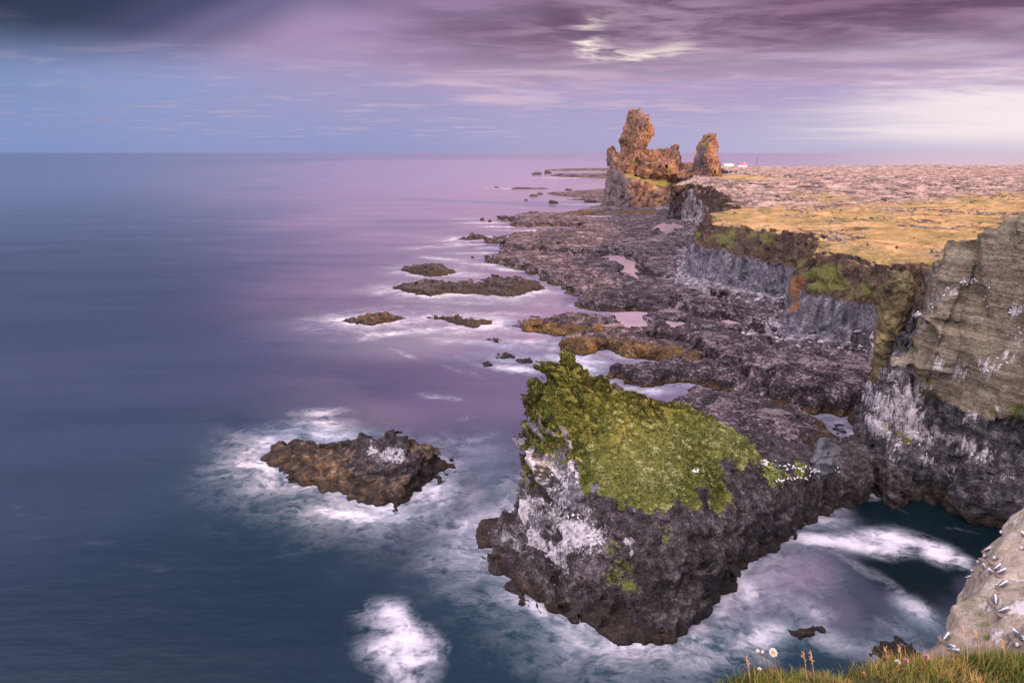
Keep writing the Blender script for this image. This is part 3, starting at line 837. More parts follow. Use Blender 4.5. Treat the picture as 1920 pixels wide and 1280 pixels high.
islet('skerry', [(499, 856, 0), (506, 832, .6), (542, 827, .8), (605, 826, 1), (640, 830, 1.4), (667, 823, 1.8), (684, 810, 3), (697, 794, 5), (706, 790, 6), (730, 794, 5.6), (756, 802, 5), (786, 814, 4.5), (822, 822, 3.5), (833, 842, 2.4), (842, 858, 1.2),
                 (838, 873, 0), (816, 886, 0), (800, 905, 0), (785, 926, 0), (752, 948, 0), (721, 945, 0), (697, 936, 0), (667, 936, 0), (632, 926, 0), (593, 915, 0), (562, 909, 0), (546, 900, 0), (525, 888, 0), (508, 874, 0)],
      [(520, 850, .8), (540, 838, 1.1), (560, 865, 1.1), (600, 850, 1.2), (640, 850, 1.9), (648, 870, 2.0), (700, 850, 3.3), (700, 875, 3.2), (750, 845, 3.8), (706, 797, 6), (740, 803, 5.6), (700, 815, 3.7), (760, 812, 5.0), (820, 826, 4.0), (810, 850, 3.1), (800, 865, 3.0),
       (750, 890, 2.9), (700, 905, 2.5), (660, 895, 1.9), (620, 890, 1.3), (580, 885, 1.1), (750, 915, 2.2), (720, 920, 2.0), (785, 890, 2.6)],
      .15, 'large dark skerry with a brown weedy arm and white guano on its top', cell=1.25, amp=.8, reach=7, strength=.85,
      attrs=dict(guano=[(700, 845, 1.6, .75), (725, 850, 1.8, .85), (750, 855, 1.8, .8), (715, 862, 1.5, .6), (700, 830, 1.2, .5)],
                 tint=[(560, 840, 4, .9), (600, 850, 4, .9), (640, 860, 3, .8), (540, 870, 4, .9), (600, 895, 4, .9), (800, 845, 2.2, .9), (780, 838, 1.6, .8), (820, 860, 2, .8), (640, 910, 3, .8), (755, 915, 2.5, .8), (700, 925, 3, .8), (705, 803, 1, .7)]))
islet('skerry', [(751, 508, 0), (760, 499, 1), (783, 493, 2), (800, 492, 2.4), (825, 495, 2), (845, 501, 1), (853, 510, 0), (835, 516, 0), (805, 519.5, 0), (780, 515, 0)],
      [(790, 499, 2.6), (820, 503, 2.2), (800, 508, 1.9), (770, 505, 1.3)], .35, 'small flat dark skerry farthest offshore behind the long one', cell=1.6, amp=.9, reach=9, strength=.7)
islet('skerry', [(738, 541, 0), (755, 531, 1.2), (790, 524, 2.2), (850, 529, 1.8), (890, 526, 2.0), (945, 519, 2.2), (985, 518, 2.4), (1005, 524, 1.6), (1017, 542, 0), (985, 550, 0), (960, 557, 0), (900, 552, 0), (850, 551, 0), (800, 556, 0), (770, 549, 0)],
      [(790, 533, 2.2), (850, 537, 2.0), (900, 538, 1.9), (950, 534, 2.4), (985, 530, 2.4), (800, 547, 1.1), (960, 547, 1.4), (760, 538, 1.2)], .30, 'long low black skerry fringed with ochre weed', cell=1.6, amp=1.0, reach=9, strength=.8)
islet('skerry', [(902, 521, .5), (908, 508, 3), (920, 500.5, 5), (932, 500, 5), (944, 508, 3), (948, 521, .5), (930, 525, 0), (912, 525, 0)],
      [(926, 505, 5), (920, 514, 2.5), (937, 514, 2.5)], .25, 'rounded rocky knob rising behind the long black skerry', cell=1.2, amp=.7, reach=4, strength=.5)
islet('skerry', [(636, 602, 0), (650, 594, .8), (680, 590, 1.2), (700, 585, 1.8), (722, 582, 2), (740, 590, 1), (757, 592, .6), (750, 600, 0), (720, 606, 0), (695, 610, 0), (665, 607, 0)],
      [(700, 594, 1.8), (720, 590, 2.2), (670, 598, 1.2), (740, 594, 1.0)], .25, 'isolated brown weedy skerry lying farthest to the left', cell=1.1, amp=.7, reach=8, strength=.9, attrs=dict(tint=[(690, 598, 9, .75)]))
islet('skerry', [(802, 596, 0), (825, 589.5, 1), (850, 590, 1.3), (880, 596, 1.1), (910, 598, 1), (926, 606, 0), (905, 609, 0), (890, 615, 0), (860, 609, 0), (830, 601, 0)],
      [(845, 595, 1.3), (880, 601, 1.2), (905, 602, .9)], .25, 'low olive weed covered skerry like a thin wedge', cell=1.0, amp=.6, reach=8, strength=.9, attrs=dict(weed=[(845, 596, 5, 1), (880, 602, 5, 1), (905, 604, 4, .9)]))
islet('skerry', [(852, 449, 0), (862, 440, 2), (880, 436, 3), (897, 437, 2.6), (912, 445, .5), (905, 449, 0), (880, 450, 0)],
      [(880, 441, 3), (897, 443, 2)], .5, 'blocky skerry just off the tip of the shelf, spray over it', cell=2.0, amp=1.2, reach=14, strength=.8)
for nm, uv, lab in (('low', (945, 668, 22, 5), 'thin scatter of black rock awash in foam behind the green stack'), ('low', (985, 677, 20, 6), 'low black rock awash beside the tip of the green stack'),
                    ('low', (914, 683, 9, 5), 'tiny black rock awash at the left of the foam patch'), ('low', (927, 638, 13, 4), 'thin dark reef barely breaking the surface in white water'),
                    ('low', (838, 866, 13, 9), 'dark wet rock close against the right end of the large skerry'), ('low', (829, 896, 15, 9), 'small wedge of rock right of the large skerry, foam round it'),
                    ('low', (1512, 1184, 34, 13), 'dark rock barely awash in the foaming inlet below the stack'), ('low', (1690, 1222, 60, 22), 'black wet rock rising from the water behind the grass edge'),
                    ('low', (1575, 806, 14, 12), 'brown wet boulder in the pool at the cliff foot')):
    u, v, a, b_ = uv
    rnd = random.Random(u)
    ed = []
    for k in range(11):
        th = 2 * math.pi * k / 11; q = rnd.uniform(.72, 1.1)
        ed.append((u + a * q * math.cos(th), v + b_ * q * math.sin(th), 0))
    big = a > 40
    hgt = {1512: .12, 1690: 1.6, 838: 1.3, 829: 1.0, 1575: 1.5}.get(u, .7)
    islet('reef', ed, [(u, v - b_ * .15, hgt), (u + a * .4, v, hgt * .6), (u - a * .4, v, hgt * .55)], .12 if v > 780 else .2, lab, cat='reef', cell=.6 if v > 780 else .8, amp=.35, reach=3, strength=.5)
for u, v, a, hgt, lab in ((990, 354, 38, 1.2, 'string of flat black reef far out in pale water'), (1066, 357, 7, 1.6, 'short black reef off the far shelf, right of the thin reef line'), (931, 352.3, 5, 1.0, 'lone dark rock at the outer end of the far reef line'),
                     (1000, 368.3, 9, 1.6, 'dark flat rock in calm water left of the far shelf'), (1012, 364.5, 6, 1.2, 'small dark rock beside the tip of the far shelf'), (986, 376.3, 4, 1.0, 'speck of dark rock in calm lilac water'),
                     (1038, 382, 9, 2.0, 'rounded dark rock in calm water before the big tower'), (1027, 325.5, 8, 5, 'pointed black rock off the distant dark headland'), (1007, 327.5, 9, 3.5, 'low black islet left of the distant dark headland'),
                     (904, 413, 5, 1.3, 'small dark rock in foam left of the shelf tip'), (918, 417, 4, 1.3, 'small dark rock between foam and the shelf tip'), (1108, 379.5, 14, 1.4, 'dark reef touching the water at the foot of the big tower'), (886, 484, 4, .8, 'dark speck of rock in the foam band off the shelf')):
    dep = EYE / -ray(u, v)[2]
    px = dep / FPX
    ed = []
    rnd = random.Random(u * 7)
    asp = 3.2 if a > 20 else 1.3
    c = P(u, v, 0)
    r0 = a * px
    step = max(.3, r0 / 22)
    # laid out in metres round its own centre
    poly = [(c[0] + r0 * rnd.uniform(.75, 1.1) * math.cos(t), c[1] + r0 * rnd.uniform(.75, 1.1) * math.sin(t) / asp) for t in np.linspace(0, 2 * math.pi, 12)[:-1]]
    FOAM_POLYS.append((poly, max(4, r0 * .5), .45))
    g = Rect(c[0] - r0 * 1.3, c[0] + r0 * 1.3, c[1] - r0 * 1.3 / asp - 1, c[1] + r0 * 1.3 / asp + 1, step)
    dd_ = -sdpoly(g.X + fbm2(g.X / (r0 * .3), g.Y / (r0 * .3), 3, 1.1) * r0 * .15, g.Y + fbm2(g.X / (r0 * .3), g.Y / (r0 * .3), 3, 4.1) * r0 * .12, poly)
    H = np.where(dd_ > 0, hgt * np.clip(dd_ / (r0 * .35 / asp), 0, 1) ** .6 * (1 + .6 * fbm2(g.X / (r0 * .25), g.Y / (r0 * .25), 3, u)), dd_ * .8).astype(f32)
    V, Q = heightbody(g, H, np.arange(-.8, hgt * 2 + .5, max(.12, step * .5)), lambda x, y, z: (np.zeros_like(x), np.zeros_like(x), fbm(x / 1.5, y / 1.5, z, 2) * .2), 1, .4)
    put('reef', mesh_arrays('reef', V, Q, {}), MAT_ISLET, label=lab, category='reef')
# ------------------------------------------------------------------ the green sea stack in front
ST_EDGE = [P(*e) for e in [(884, 1008, 0), (892, 988, 0), (925, 975, 0), (965, 955, 0)]] + [(1.6, 56.0), (2.6, 60), (5, 64.5), (8, 66), (20, 66.5), (30, 65.5), (37, 64), (43, 68), (50, 72), (54, 66), (49, 60), (45, 57.5)] + \
          [P(*e) for e in [(1640, 918, 0), (1622, 938, 0), (1560, 962, 0), (1502, 986, 0), (1470, 1020, 0), (1422, 1055, 0), (1372, 1095, 0), (1347, 1130, 0), (1302, 1176, 0), (1260, 1196, 0), (1200, 1206, 0), (1150, 1200, 0),
                           (1110, 1181, 0), (1060, 1166, 0), (1020, 1141, 0), (985, 1112, 0), (945, 1085, 0), (925, 1062, 0), (900, 1035, 0)]]
FOAM_POLYS.append((ST_EDGE, 6, .8))
# (pixel, distance, moss, guano, tint)
ST_C = [(1010, 655, 57, 1, 0), (1040, 668, 58, 1, 0), (1074, 671, 58.3, 1, 0), (1077, 698, 58, .9, 0), (1110, 712, 58.2, 1, 0), (1160, 738, 58, 1, 0), (1200, 748, 57.7, .9, 0), (1250, 752, 57.5, .8, 0), (1280, 757, 57.2, 1, 0),
        (1320, 775, 56.8, 1, 0), (1350, 800, 56, 1, 0), (1375, 830, 55.4, 1, 0), (1400, 860, 55, .8, 0), (1425, 870, 55, .7, .3), (1470, 870, 55.5, .6, .5), (1520, 880, 56, .5, .4), (1560, 862, 59, 0, .2), (1600, 850, 62, 0, .1),
        (1000, 700, 56, .8, 0), (985, 725, 55.8, .6, 0), (1050, 720, 56, 1, 0), (1100, 770, 54, 1, 0), (1040, 790, 53.6, 1, 0), (1150, 830, 51.5, 1, 0), (1200, 800, 53.4, 1, 0), (1250, 850, 51.3, 1, 0), (1330, 860, 52, 1, 0), (1330, 885, 50.5, .9, 0),
        (1000, 800, 53.8, .6, .1), (965, 790, 54.6, .2, .2), (955, 835, 54, 0, .4), (1000, 860, 52.5, .3, .5), (962, 895, 52.2, 0, .6), (1075, 880, 50.8, .7, .2), (1150, 930, 47.8, 1, 0), (1200, 965, 45.6, .9, 0), (1260, 945, 47, 1, 0),
        (1320, 925, 48.2, .9, 0), (1370, 955, 47.6, .5, 0), (1390, 905, 51, .7, 0), (1040, 950, 48.5, 0, .7), (1040, 1050, 45, 0, .6), (980, 960, 50.4, 0, .7), (970, 1030, 48, 0, .6), (1100, 1000, 45.9, .2, .8), (1100, 1100, 42.3, .1, .4), (1160, 1020, 44, .5, .3),
        (1200, 1050, 42.8, .5, .1), (1200, 1130, 40.6, .1, 0), (1150, 1130, 41.2, .2, .1), (1300, 1000, 44.9, .3, 0), (1300, 1100, 41.7, 0, 0), (1350, 1050, 44.2, 0, 0), (1400, 950, 48.8, .1, 0), (1400, 1020, 47, 0, 0), (1450, 920, 52.2, .2, .1),
        (1500, 900, 54.2, .4, .3), (1500, 950, 53, 0, 0), (1560, 900, 57, 0, .1), (1560, 935, 57, 0, 0), (1600, 880, 60, 0, 0)]
sxy, sval = [], []
for u, v, y, ms, gu in ST_C:
    x, yy, z = PY(u, v, y)
    sxy.append((x, y)); sval.append((z, ms, gu))
APRON = [(920, 1000, 2.0), (945, 1020, 2.6), (905, 1008, 1.0), (930, 1045, 1.2), (940, 990, 2.8)]
for u, v, z in APRON:
    sxy.append(P(u, v, z)); sval.append((z, 0, .05))
for x, y, z in ((6, 62.5, 9), (16, 62.5, 8), (28, 61.5, 7), (36, 60, 5), (0, 60, 11), (47, 64, 5), (46, 68, 4)):
    sxy.append((x, y)); sval.append((z, .4, 0))
SRBF = RBF(sxy, sval)
g = Rect(-9, 56, 35, 75, .17)
MAIN = [P(*e) for e in [(985, 1090, 1.2), (985, 1040, 2), (985, 985, 2.5)]] + [PY(978, 890, 52.6)[:2], PY(980, 835, 54.6)[:2], (2.0, 57.0), (2.8, 60), (5, 64)] + ST_EDGE[6:-3]
jx = fbm2(g.X / 5, g.Y / 5, 3, 3.0) * .8; jy = fbm2(g.X / 5, g.Y / 5, 3, 6.0) * .8
ds = -sdpoly(g.X + jx * .6, g.Y + jy * .6, ST_EDGE)
dm = -sdpoly(g.X + jx * .35, g.Y + jy * .35, MAIN)
sz, smoss, sguano = SRBF(g.X, g.Y)
apr = np.minimum(2.1, ds * 1.0)
SH = np.where(ds > 0, np.where(dm > 0, np.minimum(sz, apr + dm * 6.0), np.minimum(sz, apr)), ds * 1.6)
SH = SH + fbm2(g.X / 4.5, g.Y / 4.5, 4, 1.0) * .75 * sstep(ds, 0, 2) + fbm2(g.X / 1.6, g.Y / 1.6, 3, 9.0) * .28 * sstep(ds, 0, 2)
# a small horn at the tip
hx, hy, hz = PY(1014, 655, 57.2)
SH = np.maximum(SH, np.where(dm > -.6, hz + .5 - 5.0 * np.sqrt((g.X - hx) ** 2 + (g.Y - hy) ** 2), -9)).astype(f32)
def stack_warp(x, y, z):
    q = fbm(x / 3.5, y / 3.5, z / 3.5, 4); q2 = fbm(x / 3.5 + 20, y / 3.5, z / 3.5, 4)
    # leaning columns on the seaward side, rubble elsewhere
    cx_, cy_, cz_ = x + .55 * z, y - .35 * z, z
    ox, oy, oz, rv, dd = blocks(cx_, cy_, cz_, 1.75, 1.15)
    o2x, o2y, o2z, rv2, dd2 = blocks(x, y, z, .8, 1.0)
    west = sstep(x - .5 * (y - 45), 8.5, 4)
    a = .18 + .72 * west
    ridge = 1 - np.abs(fbm(x / 2 + 5, y / 2, z / 2, 3))
    low = sstep(z, 5.5, 3.0) * (1 - .7 * west)
    o3x, o3y, o3z, rv3, dd3 = blocks(x, y, z, 1.15, 4.0)
    dxs, dys = x - 16, y - 53
    dl = np.sqrt(dxs * dxs + dys * dys) + .1
    st = (vnoise(x * .12, y * .12, (z + .28 * x) * 1.5) * .34 + vnoise(x * .2, y * .2, (z + .28 * x) * 3.6) * .16) * (1 - west)
    dxs, dys = dxs / dl * st + o3x * .75 * low, dys / dl * st + o3y * .75 * low
    return dxs + ox * a + o2x * .35 + q * .4 + rv * .45 * west, dys + oy * a + o2y * .35 + q2 * .4 - rv * .3 * west, rv * .12 + rv3 * .35 * low - oz * .62 * west + rv2 * .10 + (ridge - .7) * .4 * (1 - .6 * west)
V, Q = heightbody(g, SH, np.arange(-1.0, 21, .17), stack_warp, 9, .95)
fi, fj = g.index(V[:, 0], V[:, 1])
at = dict(moss=bil(smoss, fi, fj) * sstep(V[:, 2], 2.5, 5), guano=bil(sguano, fi, fj), tint=bil(sguano, fi, fj) * 1.1)
TREE_S = bvh(V, Q)
_, _, _, crv, cdd = blocks(V[:, 0] + .55 * V[:, 2], V[:, 1] - .35 * V[:, 2], V[:, 2], 1.75, 1.15)
wst = sstep(V[:, 0] - .5 * (V[:, 1] - 45), 8.5, 4) * sstep(V[:, 2], 1.5, 3.0)
at['tint'] = np.clip(at['tint'] * .5 + wst * (.35 + .75 * crv), 0, 1.2)
at['guano'] = at['guano'] * (1 - wst) + wst * np.clip(at['guano'] * .9 + .9 * crv - .15, 0, 1.3)
at['guano'] = np.maximum(at['guano'] * .72, spots_on(TREE_S, V, [(1085, 1000, 2.2, .95), (1060, 985, 1.6, .9), (1110, 1010, 2, .85), (1040, 960, 1.4, .8), (1010, 940, 1.2, .8), (1180, 1015, .7, .85), (1185, 1035, .7, .7), (1060, 1060, .9, .7), (1030, 1020, 1.2, .75), (1090, 1105, .8, .6),
                                                                 (1300, 905, .6, .8), (1310, 890, .5, .8), (1190, 955, .5, .6), (985, 990, 1.2, .6), (1450, 882, 1.5, .7), (1500, 885, 1.3, .7), (1530, 890, 1, .6)]))
at['moss'] = np.maximum(at['moss'], spots_on(TREE_S, V, [(1170, 1060, 1.6, .75), (1150, 1080, 1.4, .8), (1180, 1100, 1.4, .7), (1150, 1030, 1.2, .7), (1250, 1010, 1.2, .6), (1450, 890, 1.8, .75), (1500, 888, 1.4, .7)]))
at['moss'] *= 1 - .9 * spots_on(TREE_S, V, [(1295, 890, 1.0, 1), (1315, 900, .8, 1), (1235, 770, .5, .9), (1150, 855, .5, .8), (1090, 800, .4, .8)])
MOSS_PX = [(1000, 655), (1040, 660), (1078, 668), (1082, 698), (1112, 708), (1160, 735), (1210, 746), (1250, 749), (1284, 754), (1330, 776), (1366, 812), (1396, 846), (1424, 866), (1404, 880), (1368, 872), (1345, 898), (1378, 942), (1352, 962), (1318, 932),
           (1270, 944), (1216, 962), (1168, 952), (1118, 922), (1082, 888), (1056, 848), (1028, 815), (988, 795), (978, 755), (992, 705)]
mp_ = []
for u, v in MOSS_PX:
    loc, nor, idx, dist = hit(TREE_S, u, v)
    if loc is None or loc.y > 61 or v < 700 or (u > 1085 and v < 850 and v < 735 + (u - 1160) * .5): mp_.append(PY(u, v, 60.0)[:2])
    else: mp_.append((loc.x, loc.y))
dmo = sdpoly(V[:, 0] + fbm2(V[:, 0] / 1.5, V[:, 1] / 1.5, 3, 3.0) * .5, V[:, 1] + fbm2(V[:, 0] / 1.5, V[:, 1] / 1.5, 3, 8.0) * .5, mp_)
inm = sstep(dmo + fbm(V[:, 0] / .8, V[:, 1] / .8, V[:, 2] / .8, 3) * .9, 1.0, -.7)
sad = sstep(V[:, 0], 24, 27)
base_m = spots_on(TREE_S, V, [(1170, 1060, 1.6, .62), (1150, 1080, 1.4, .66), (1180, 1100, 1.4, .62), (1150, 1030, 1.2, .60), (1250, 1010, 1.2, .55), (1450, 890, 1.8, .75), (1500, 888, 1.4, .7), (1440, 872, 1.4, .8)])
at['moss'] = np.maximum(np.maximum(at['moss'], .9) * inm * np.where(at['moss'] < .2, .5, 1), base_m)
at['weed'] = spots_on(TREE_S, V, [(900, 1008, 2, .8), (915, 985, 1.6, .8), (935, 1050, 1.6, .75), (985, 1100, 1.5, .75), (1040, 1140, 1.5, .75), (1080, 1165, 1.2, .7), (1120, 1180, 1.5, .75), (1200, 1195, 1.5, .75), (1250, 1190, 1.2, .65), (1160, 1192, 1.2, .7)])
STACK_V, STACK_Q, STACK_M = V, Q, np.where(inm > .05, at['moss'] * inm, base_m * sad)
put('sea_stack', mesh_arrays('sea_stack', V, Q, at, sharp=32), MAT_STACK, label='tall dark sea stack with a green mossy slope and guano streaked columns', category='sea stack')

# ------------------------------------------------------------------ banded cliff on the right
CL_EDGE = [P(*e) for e in [(1602, 800, 0), (1610, 850, 0), (1622, 896, 0), (1632, 914, 0), (1700, 926, 0), (1742, 931, 0), (1780, 957, 0), (1805, 975, 0), (1850, 991, 0), (1900, 1003, 0), (1980, 1030, 0), (2080, 1070, 0)]] + [(75, 38), (112, 40), (112, 82), (68, 83), (57, 83)]
FOAM_POLYS.append((CL_EDGE, 2.0, .25))
cxy, cz = [], []
for u, v, y in ((1660, 530, 77), (1676, 509, 75.5), (1690, 514, 73.5), (1672, 520, 79), (1690, 518, 77), (1730, 490, 62.5), (1745, 487, 60.0), (1765, 474, 60), (1790, 462, 59.5), (1830, 440, 58.5), (1890, 412, 57), (1920, 408, 56.5), (2000, 400, 55)):
    q = PY(u, v, y); cxy.append((q[0], q[1])); cz.append(q[2])
for x, y, z in ((60, 85, 24), (80, 80, 33), (100, 60, 36), (72, 100, 22), (110, 100, 30), (110, 45, 36), (46, 58, 29.5), (50, 55, 31.5), (56, 50, 34), (64, 44, 35)):
    cxy.append((x, y)); cz.append(z)
CRBF = RBF(cxy, cz)
g = Rect(36, 80, 36, 108, .24)
jx = fbm2(g.X / 6, g.Y / 6, 3, 13.0) * 1.0; jy = fbm2(g.X / 6, g.Y / 6, 3, 16.0) * 1.0
dc = -sdpoly(g.X + jx * .6, g.Y + jy * .6, CL_EDGE)
CH = np.where(dc > 0, np.minimum(CRBF(g.X, g.Y)[0] + fbm2(g.X / 3, g.Y / 3, 4, 2.0) * .9, dc * 14.0), dc * 1.8).astype(f32)
# a narrow gully splits the pinnacle at the left end from the main wall
GULLY_C = [PY(u, v, y)[:2] for u, v, y in ((1706, 560, 60.5), (1731, 560, 58.8), (1734, 560, 97), (1700, 560, 97))]
dgc = sdpoly(g.X + jx * .3, g.Y + jy * .3, GULLY_C)
CH = np.minimum(CH, 16.0 + np.maximum(dgc, 0) * 8.0).astype(f32)
def cliff_warp(x, y, z):
    q = fbm(x / 5, y / 5, z / 6, 4); q2 = fbm(x / 5 + 20, y / 5, z / 6, 4)
    front = sstep(y, 68, 64)
    tuff = sstep(z + fbm(x / 4, y / 4, z / 4, 2) * 1.5 + .45 * (x - 50), 12.4, 14.0) * front
    bed = vnoise(x * .05, y * .05, (z + .12 * x) * 1.9) * .45 + vnoise(x * .08, y * .08, (z + .12 * x) * .55 + 7) * .7
    ox, oy, oz, rv, dd = blocks(x, y, z, 1.25, 1.6)
    bx_, by_, bz_, rv2, dd2 = blocks(x + .18 * z, y, z, 3.6, 2.4)
    dark = 1 - tuff
    sc_ = .87 * x - .49 * y
    joint = sstep(np.abs(fbm(sc_ / 4.5 + .03 * z, z * 0 + 3.3, z / 30, 3)), .16, .0) * front * sstep(z, 10, 14) + .5 * sstep(np.abs(fbm(sc_ / 2.2, z * 0 + 8.3, z / 14, 2)), .16, .0) * front
    hi_ = front * sstep(z, 12.5, 16)
    out = -(1.9 * dark * front * sstep(z, 3, 9)) + bed * tuff + tuff * 1.3 * np.exp(-((z - 17.5) / 2.6) ** 2) - .05 * (z - 15) * tuff - joint * 1.7 + rv2 * .7 * tuff
    return (ox * .6 * dark + bx_ * .42 + rv2 * .6 + q * .45 - out * .35 - .3 * hi_), (oy * .6 * dark + by_ * .42 + rv2 * .5 + q2 * .45 + out * .9), rv * .25 * dark + fbm(x, y, z, 2) * .15
V, Q = heightbody(g, CH, np.arange(-1.0, 38, .24), cliff_warp, 11, .6)
TREE_C = bvh(V, Q)
front = sstep(V[:, 1], 69, 64.5)
tn = sstep(V[:, 2] + fbm(V[:, 0] / 4, V[:, 1] / 4, V[:, 2] / 4, 2) * 1.5 + .45 * (V[:, 0] - 50), 12.4, 14.0)
at = dict(tint=np.maximum(tn * front, sstep(V[:, 2], 17.5, 20) * (.9 - .45 * sstep(V[:, 1], 68, 71))))
left = 1 - front
at['guano'] = np.maximum(.70 * left * sstep(V[:, 2], 3.5, 7) * sstep(V[:, 2], 19, 14),
    spots_on(TREE_C, V, [(1720, 590, 1.2, .75), (1740, 575, 1.6, .8), (1760, 560, 1.3, .6), (1790, 545, 1.4, .7), (1815, 530, 1.2, .7), (1730, 610, 1.0, .7), (1840, 540, 1.0, .6), (1800, 690, 2.2, .72), (1760, 685, 1.6, .7), (1850, 690, 1.8, .7), (1890, 670, 1.4, .65), (1905, 640, 1.2, .6),
                         (1870, 590, .9, .6), (1910, 580, 1.5, .7), (1690, 700, 2.4, .9), (1740, 860, 1.4, .8), (1710, 780, 2.4, .95), (1670, 860, 1.6, .7), (1760, 810, 1.5, .8), (1700, 740, 2.6, .95), (1660, 760, 2.4, .9), (1640, 800, 2.4, .9), (1690, 790, 2.2, .9), (1720, 810, 2.2, .85), (1740, 830, 1.6, .8), (1790, 820, 1.8, .8), (1820, 840, 1.8, .85), (1845, 855, 1.6, .8),
                         (1820, 780, 1.2, .75), (1680, 830, 1.8, .75), (1870, 770, .9, .7), (1890, 890, 1.2, .6), (1860, 900, 1.0, .5), (1780, 880, 2.2, .5), (1700, 690, 1.6, .7), (1720, 660, .9, .6)]))
at['moss'] = spots_on(TREE_C, V, [(1675, 530, 3.0, .75), (1660, 580, 3, .7), (1670, 620, 3, .7), (1640, 660, 2.0, .75), (1680, 650, 2.5, .5), (1665, 800, 1.62, 0.52), (1680, 815, 1.35, 0.49), (1705, 825, 1.62, 0.56), (1713, 655, 0.94, 0.70), (1720, 690, 0.81, 0.70), (1740, 715, 0.94, 0.70), (1735, 740, 0.68, 0.70),
                                  (1865, 765, 1.35, 0.63), (1905, 770, 1.89, 0.66), (1730, 570, .6, .6), (1770, 770, 0.54, 0.63), (1640, 700, 1.2, .6), (1880, 960, 0.41, 0.63)])
put('sea_cliff', mesh_arrays('sea_cliff', V, Q, at, sharp=32), MAT_CLIFF, label='tall banded tan cliff over black guano splashed rock at the right edge', category='cliff')

# ------------------------------------------------------------------ pale nesting rock, low on the right
BR_TOP = [(1960, 935, 26.5), (1925, 940, 26.0), (1900, 948, 25.3), (1884, 965, 24.8), (1879, 985, 24.4), (1888, 1003, 24.0), (1868, 1030, 23.3), (1850, 1062, 22.6), (1826, 1090, 22.0), (1806, 1112, 21.6), (1796, 1135, 21.3), (1790, 1160, 21.1), (1770, 1178, 20.9), (1740, 1198, 20.6), (1736, 1225, 20.2)]
BR_IN = [(1920, 1000, 23.2), (1900, 1030, 22.5), (1880, 1060, 21.8), (1920, 1060, 21.3), (1850, 1095, 21.5), (1880, 1110, 20.8), (1920, 1110, 20.2), (1840, 1130, 21.0), (1820, 1110, 21.4), (1815, 1160, 20.9), (1840, 1190, 20.3), (1800, 1200, 20.4), (1770, 1215, 20.3), (1850, 1160, 20.4), (1870, 1200, 19.4), (1920, 1160, 19.0),
         (1920, 1220, 17.8), (1860, 1240, 18.8), (1960, 1000, 22.3), (2000, 1080, 20), (2000, 1200, 17), (1800, 1250, 19.8), (1940, 1280, 16.6), (1850, 1290, 18.2)]
bt = [PD(*q) for q in BR_TOP]; bi = [PD(*q) for q in BR_IN]
poly = [(q[0], q[1]) for q in bt]
poly = [(34, 24)] + poly + [(bt[-1][0] - .3, bt[-1][1] - 1.5), (14.5, 11.0), (16, 8), (34, 8)]
FOAM_POLYS.append((poly, 3, .2))
BRBF = RBF([(q[0], q[1]) for q in bt + bi] + [(34, 24), (34, 8), (14.8, 12)], [q[2] for q in bt + bi] + [27, 30, 23])
g = Rect(10, 34, 6, 28, .09)
db = -sdpoly(g.X + fbm2(g.X / 2, g.Y / 2, 3, 1.0) * .22, g.Y + fbm2(g.X / 2, g.Y / 2, 3, 2.0) * .22, poly)
BH = BRBF(g.X, g.Y)[0]
lump = np.maximum(fbm2(g.X / .9, g.Y / .9, 2, 4.0), 0) * .35 * sstep(g.X + g.Y * .3, 20.5, 21.6)
BH = np.where(db > 0, BH - np.maximum(.55 - db, 0) ** 2 * 2.2 + lump + fbm2(g.X / 1.6, g.Y / 1.6, 3, 5.0) * .22, BH - .7 + db * 9.0).astype(f32)
def brw(x, y, z):
    q = fbm(x / 1.6, y / 1.6, z / 1.6, 4); q2 = fbm(x / 1.6 + 7, y / 1.6, z / 1.6, 4)
    return q * .32, q2 * .32, fbm(x / .5, y / .5, z / .5, 2) * .05
V, Q = heightbody(g, BH, np.arange(12, 31, .10), brw, 5, .35)
TREE_B = bvh(V, Q)
sm = sstep(V[:, 0] + V[:, 1] * .3, 21.2, 20.4)
at = dict(tint=sm)
at['guano'] = np.maximum(.36 * (1 - sm), spots_on(TREE_B, V, [(1900, 955, .6, .8), (1905, 975, .6, .7), (1805, 1105, .35, .9), (1860, 1135, .5, .85), (1895, 1150, .5, .6), (1850, 1100, .7, .6), (1870, 1090, .6, .6), (1840, 1070, .5, .5), (1915, 1140, .6, .8), (1900, 1000, .6, .6), (1862, 1190, .4, .8), (1900, 1200, .6, .6), (1910, 1085, .5, .6),
                                              (1755, 1190, .4, .6), (1830, 1080, .4, .5)]))
at['moss'] = spots_on(TREE_B, V, [(1810, 1120, .6, .55), (1822, 1132, .5, .55), (1834, 1150, .5, .55), (1843, 1172, .5, .55), (1849, 1192, .45, .55), (1895, 985, .5, .55), (1900, 1060, .6, .45)])
put('nesting_rock', mesh_arrays('nesting_rock', V, Q, at), MAT_BIRDROCK, label='pale tan nesting rock with gulls perched along it, above the grass', category='rock')

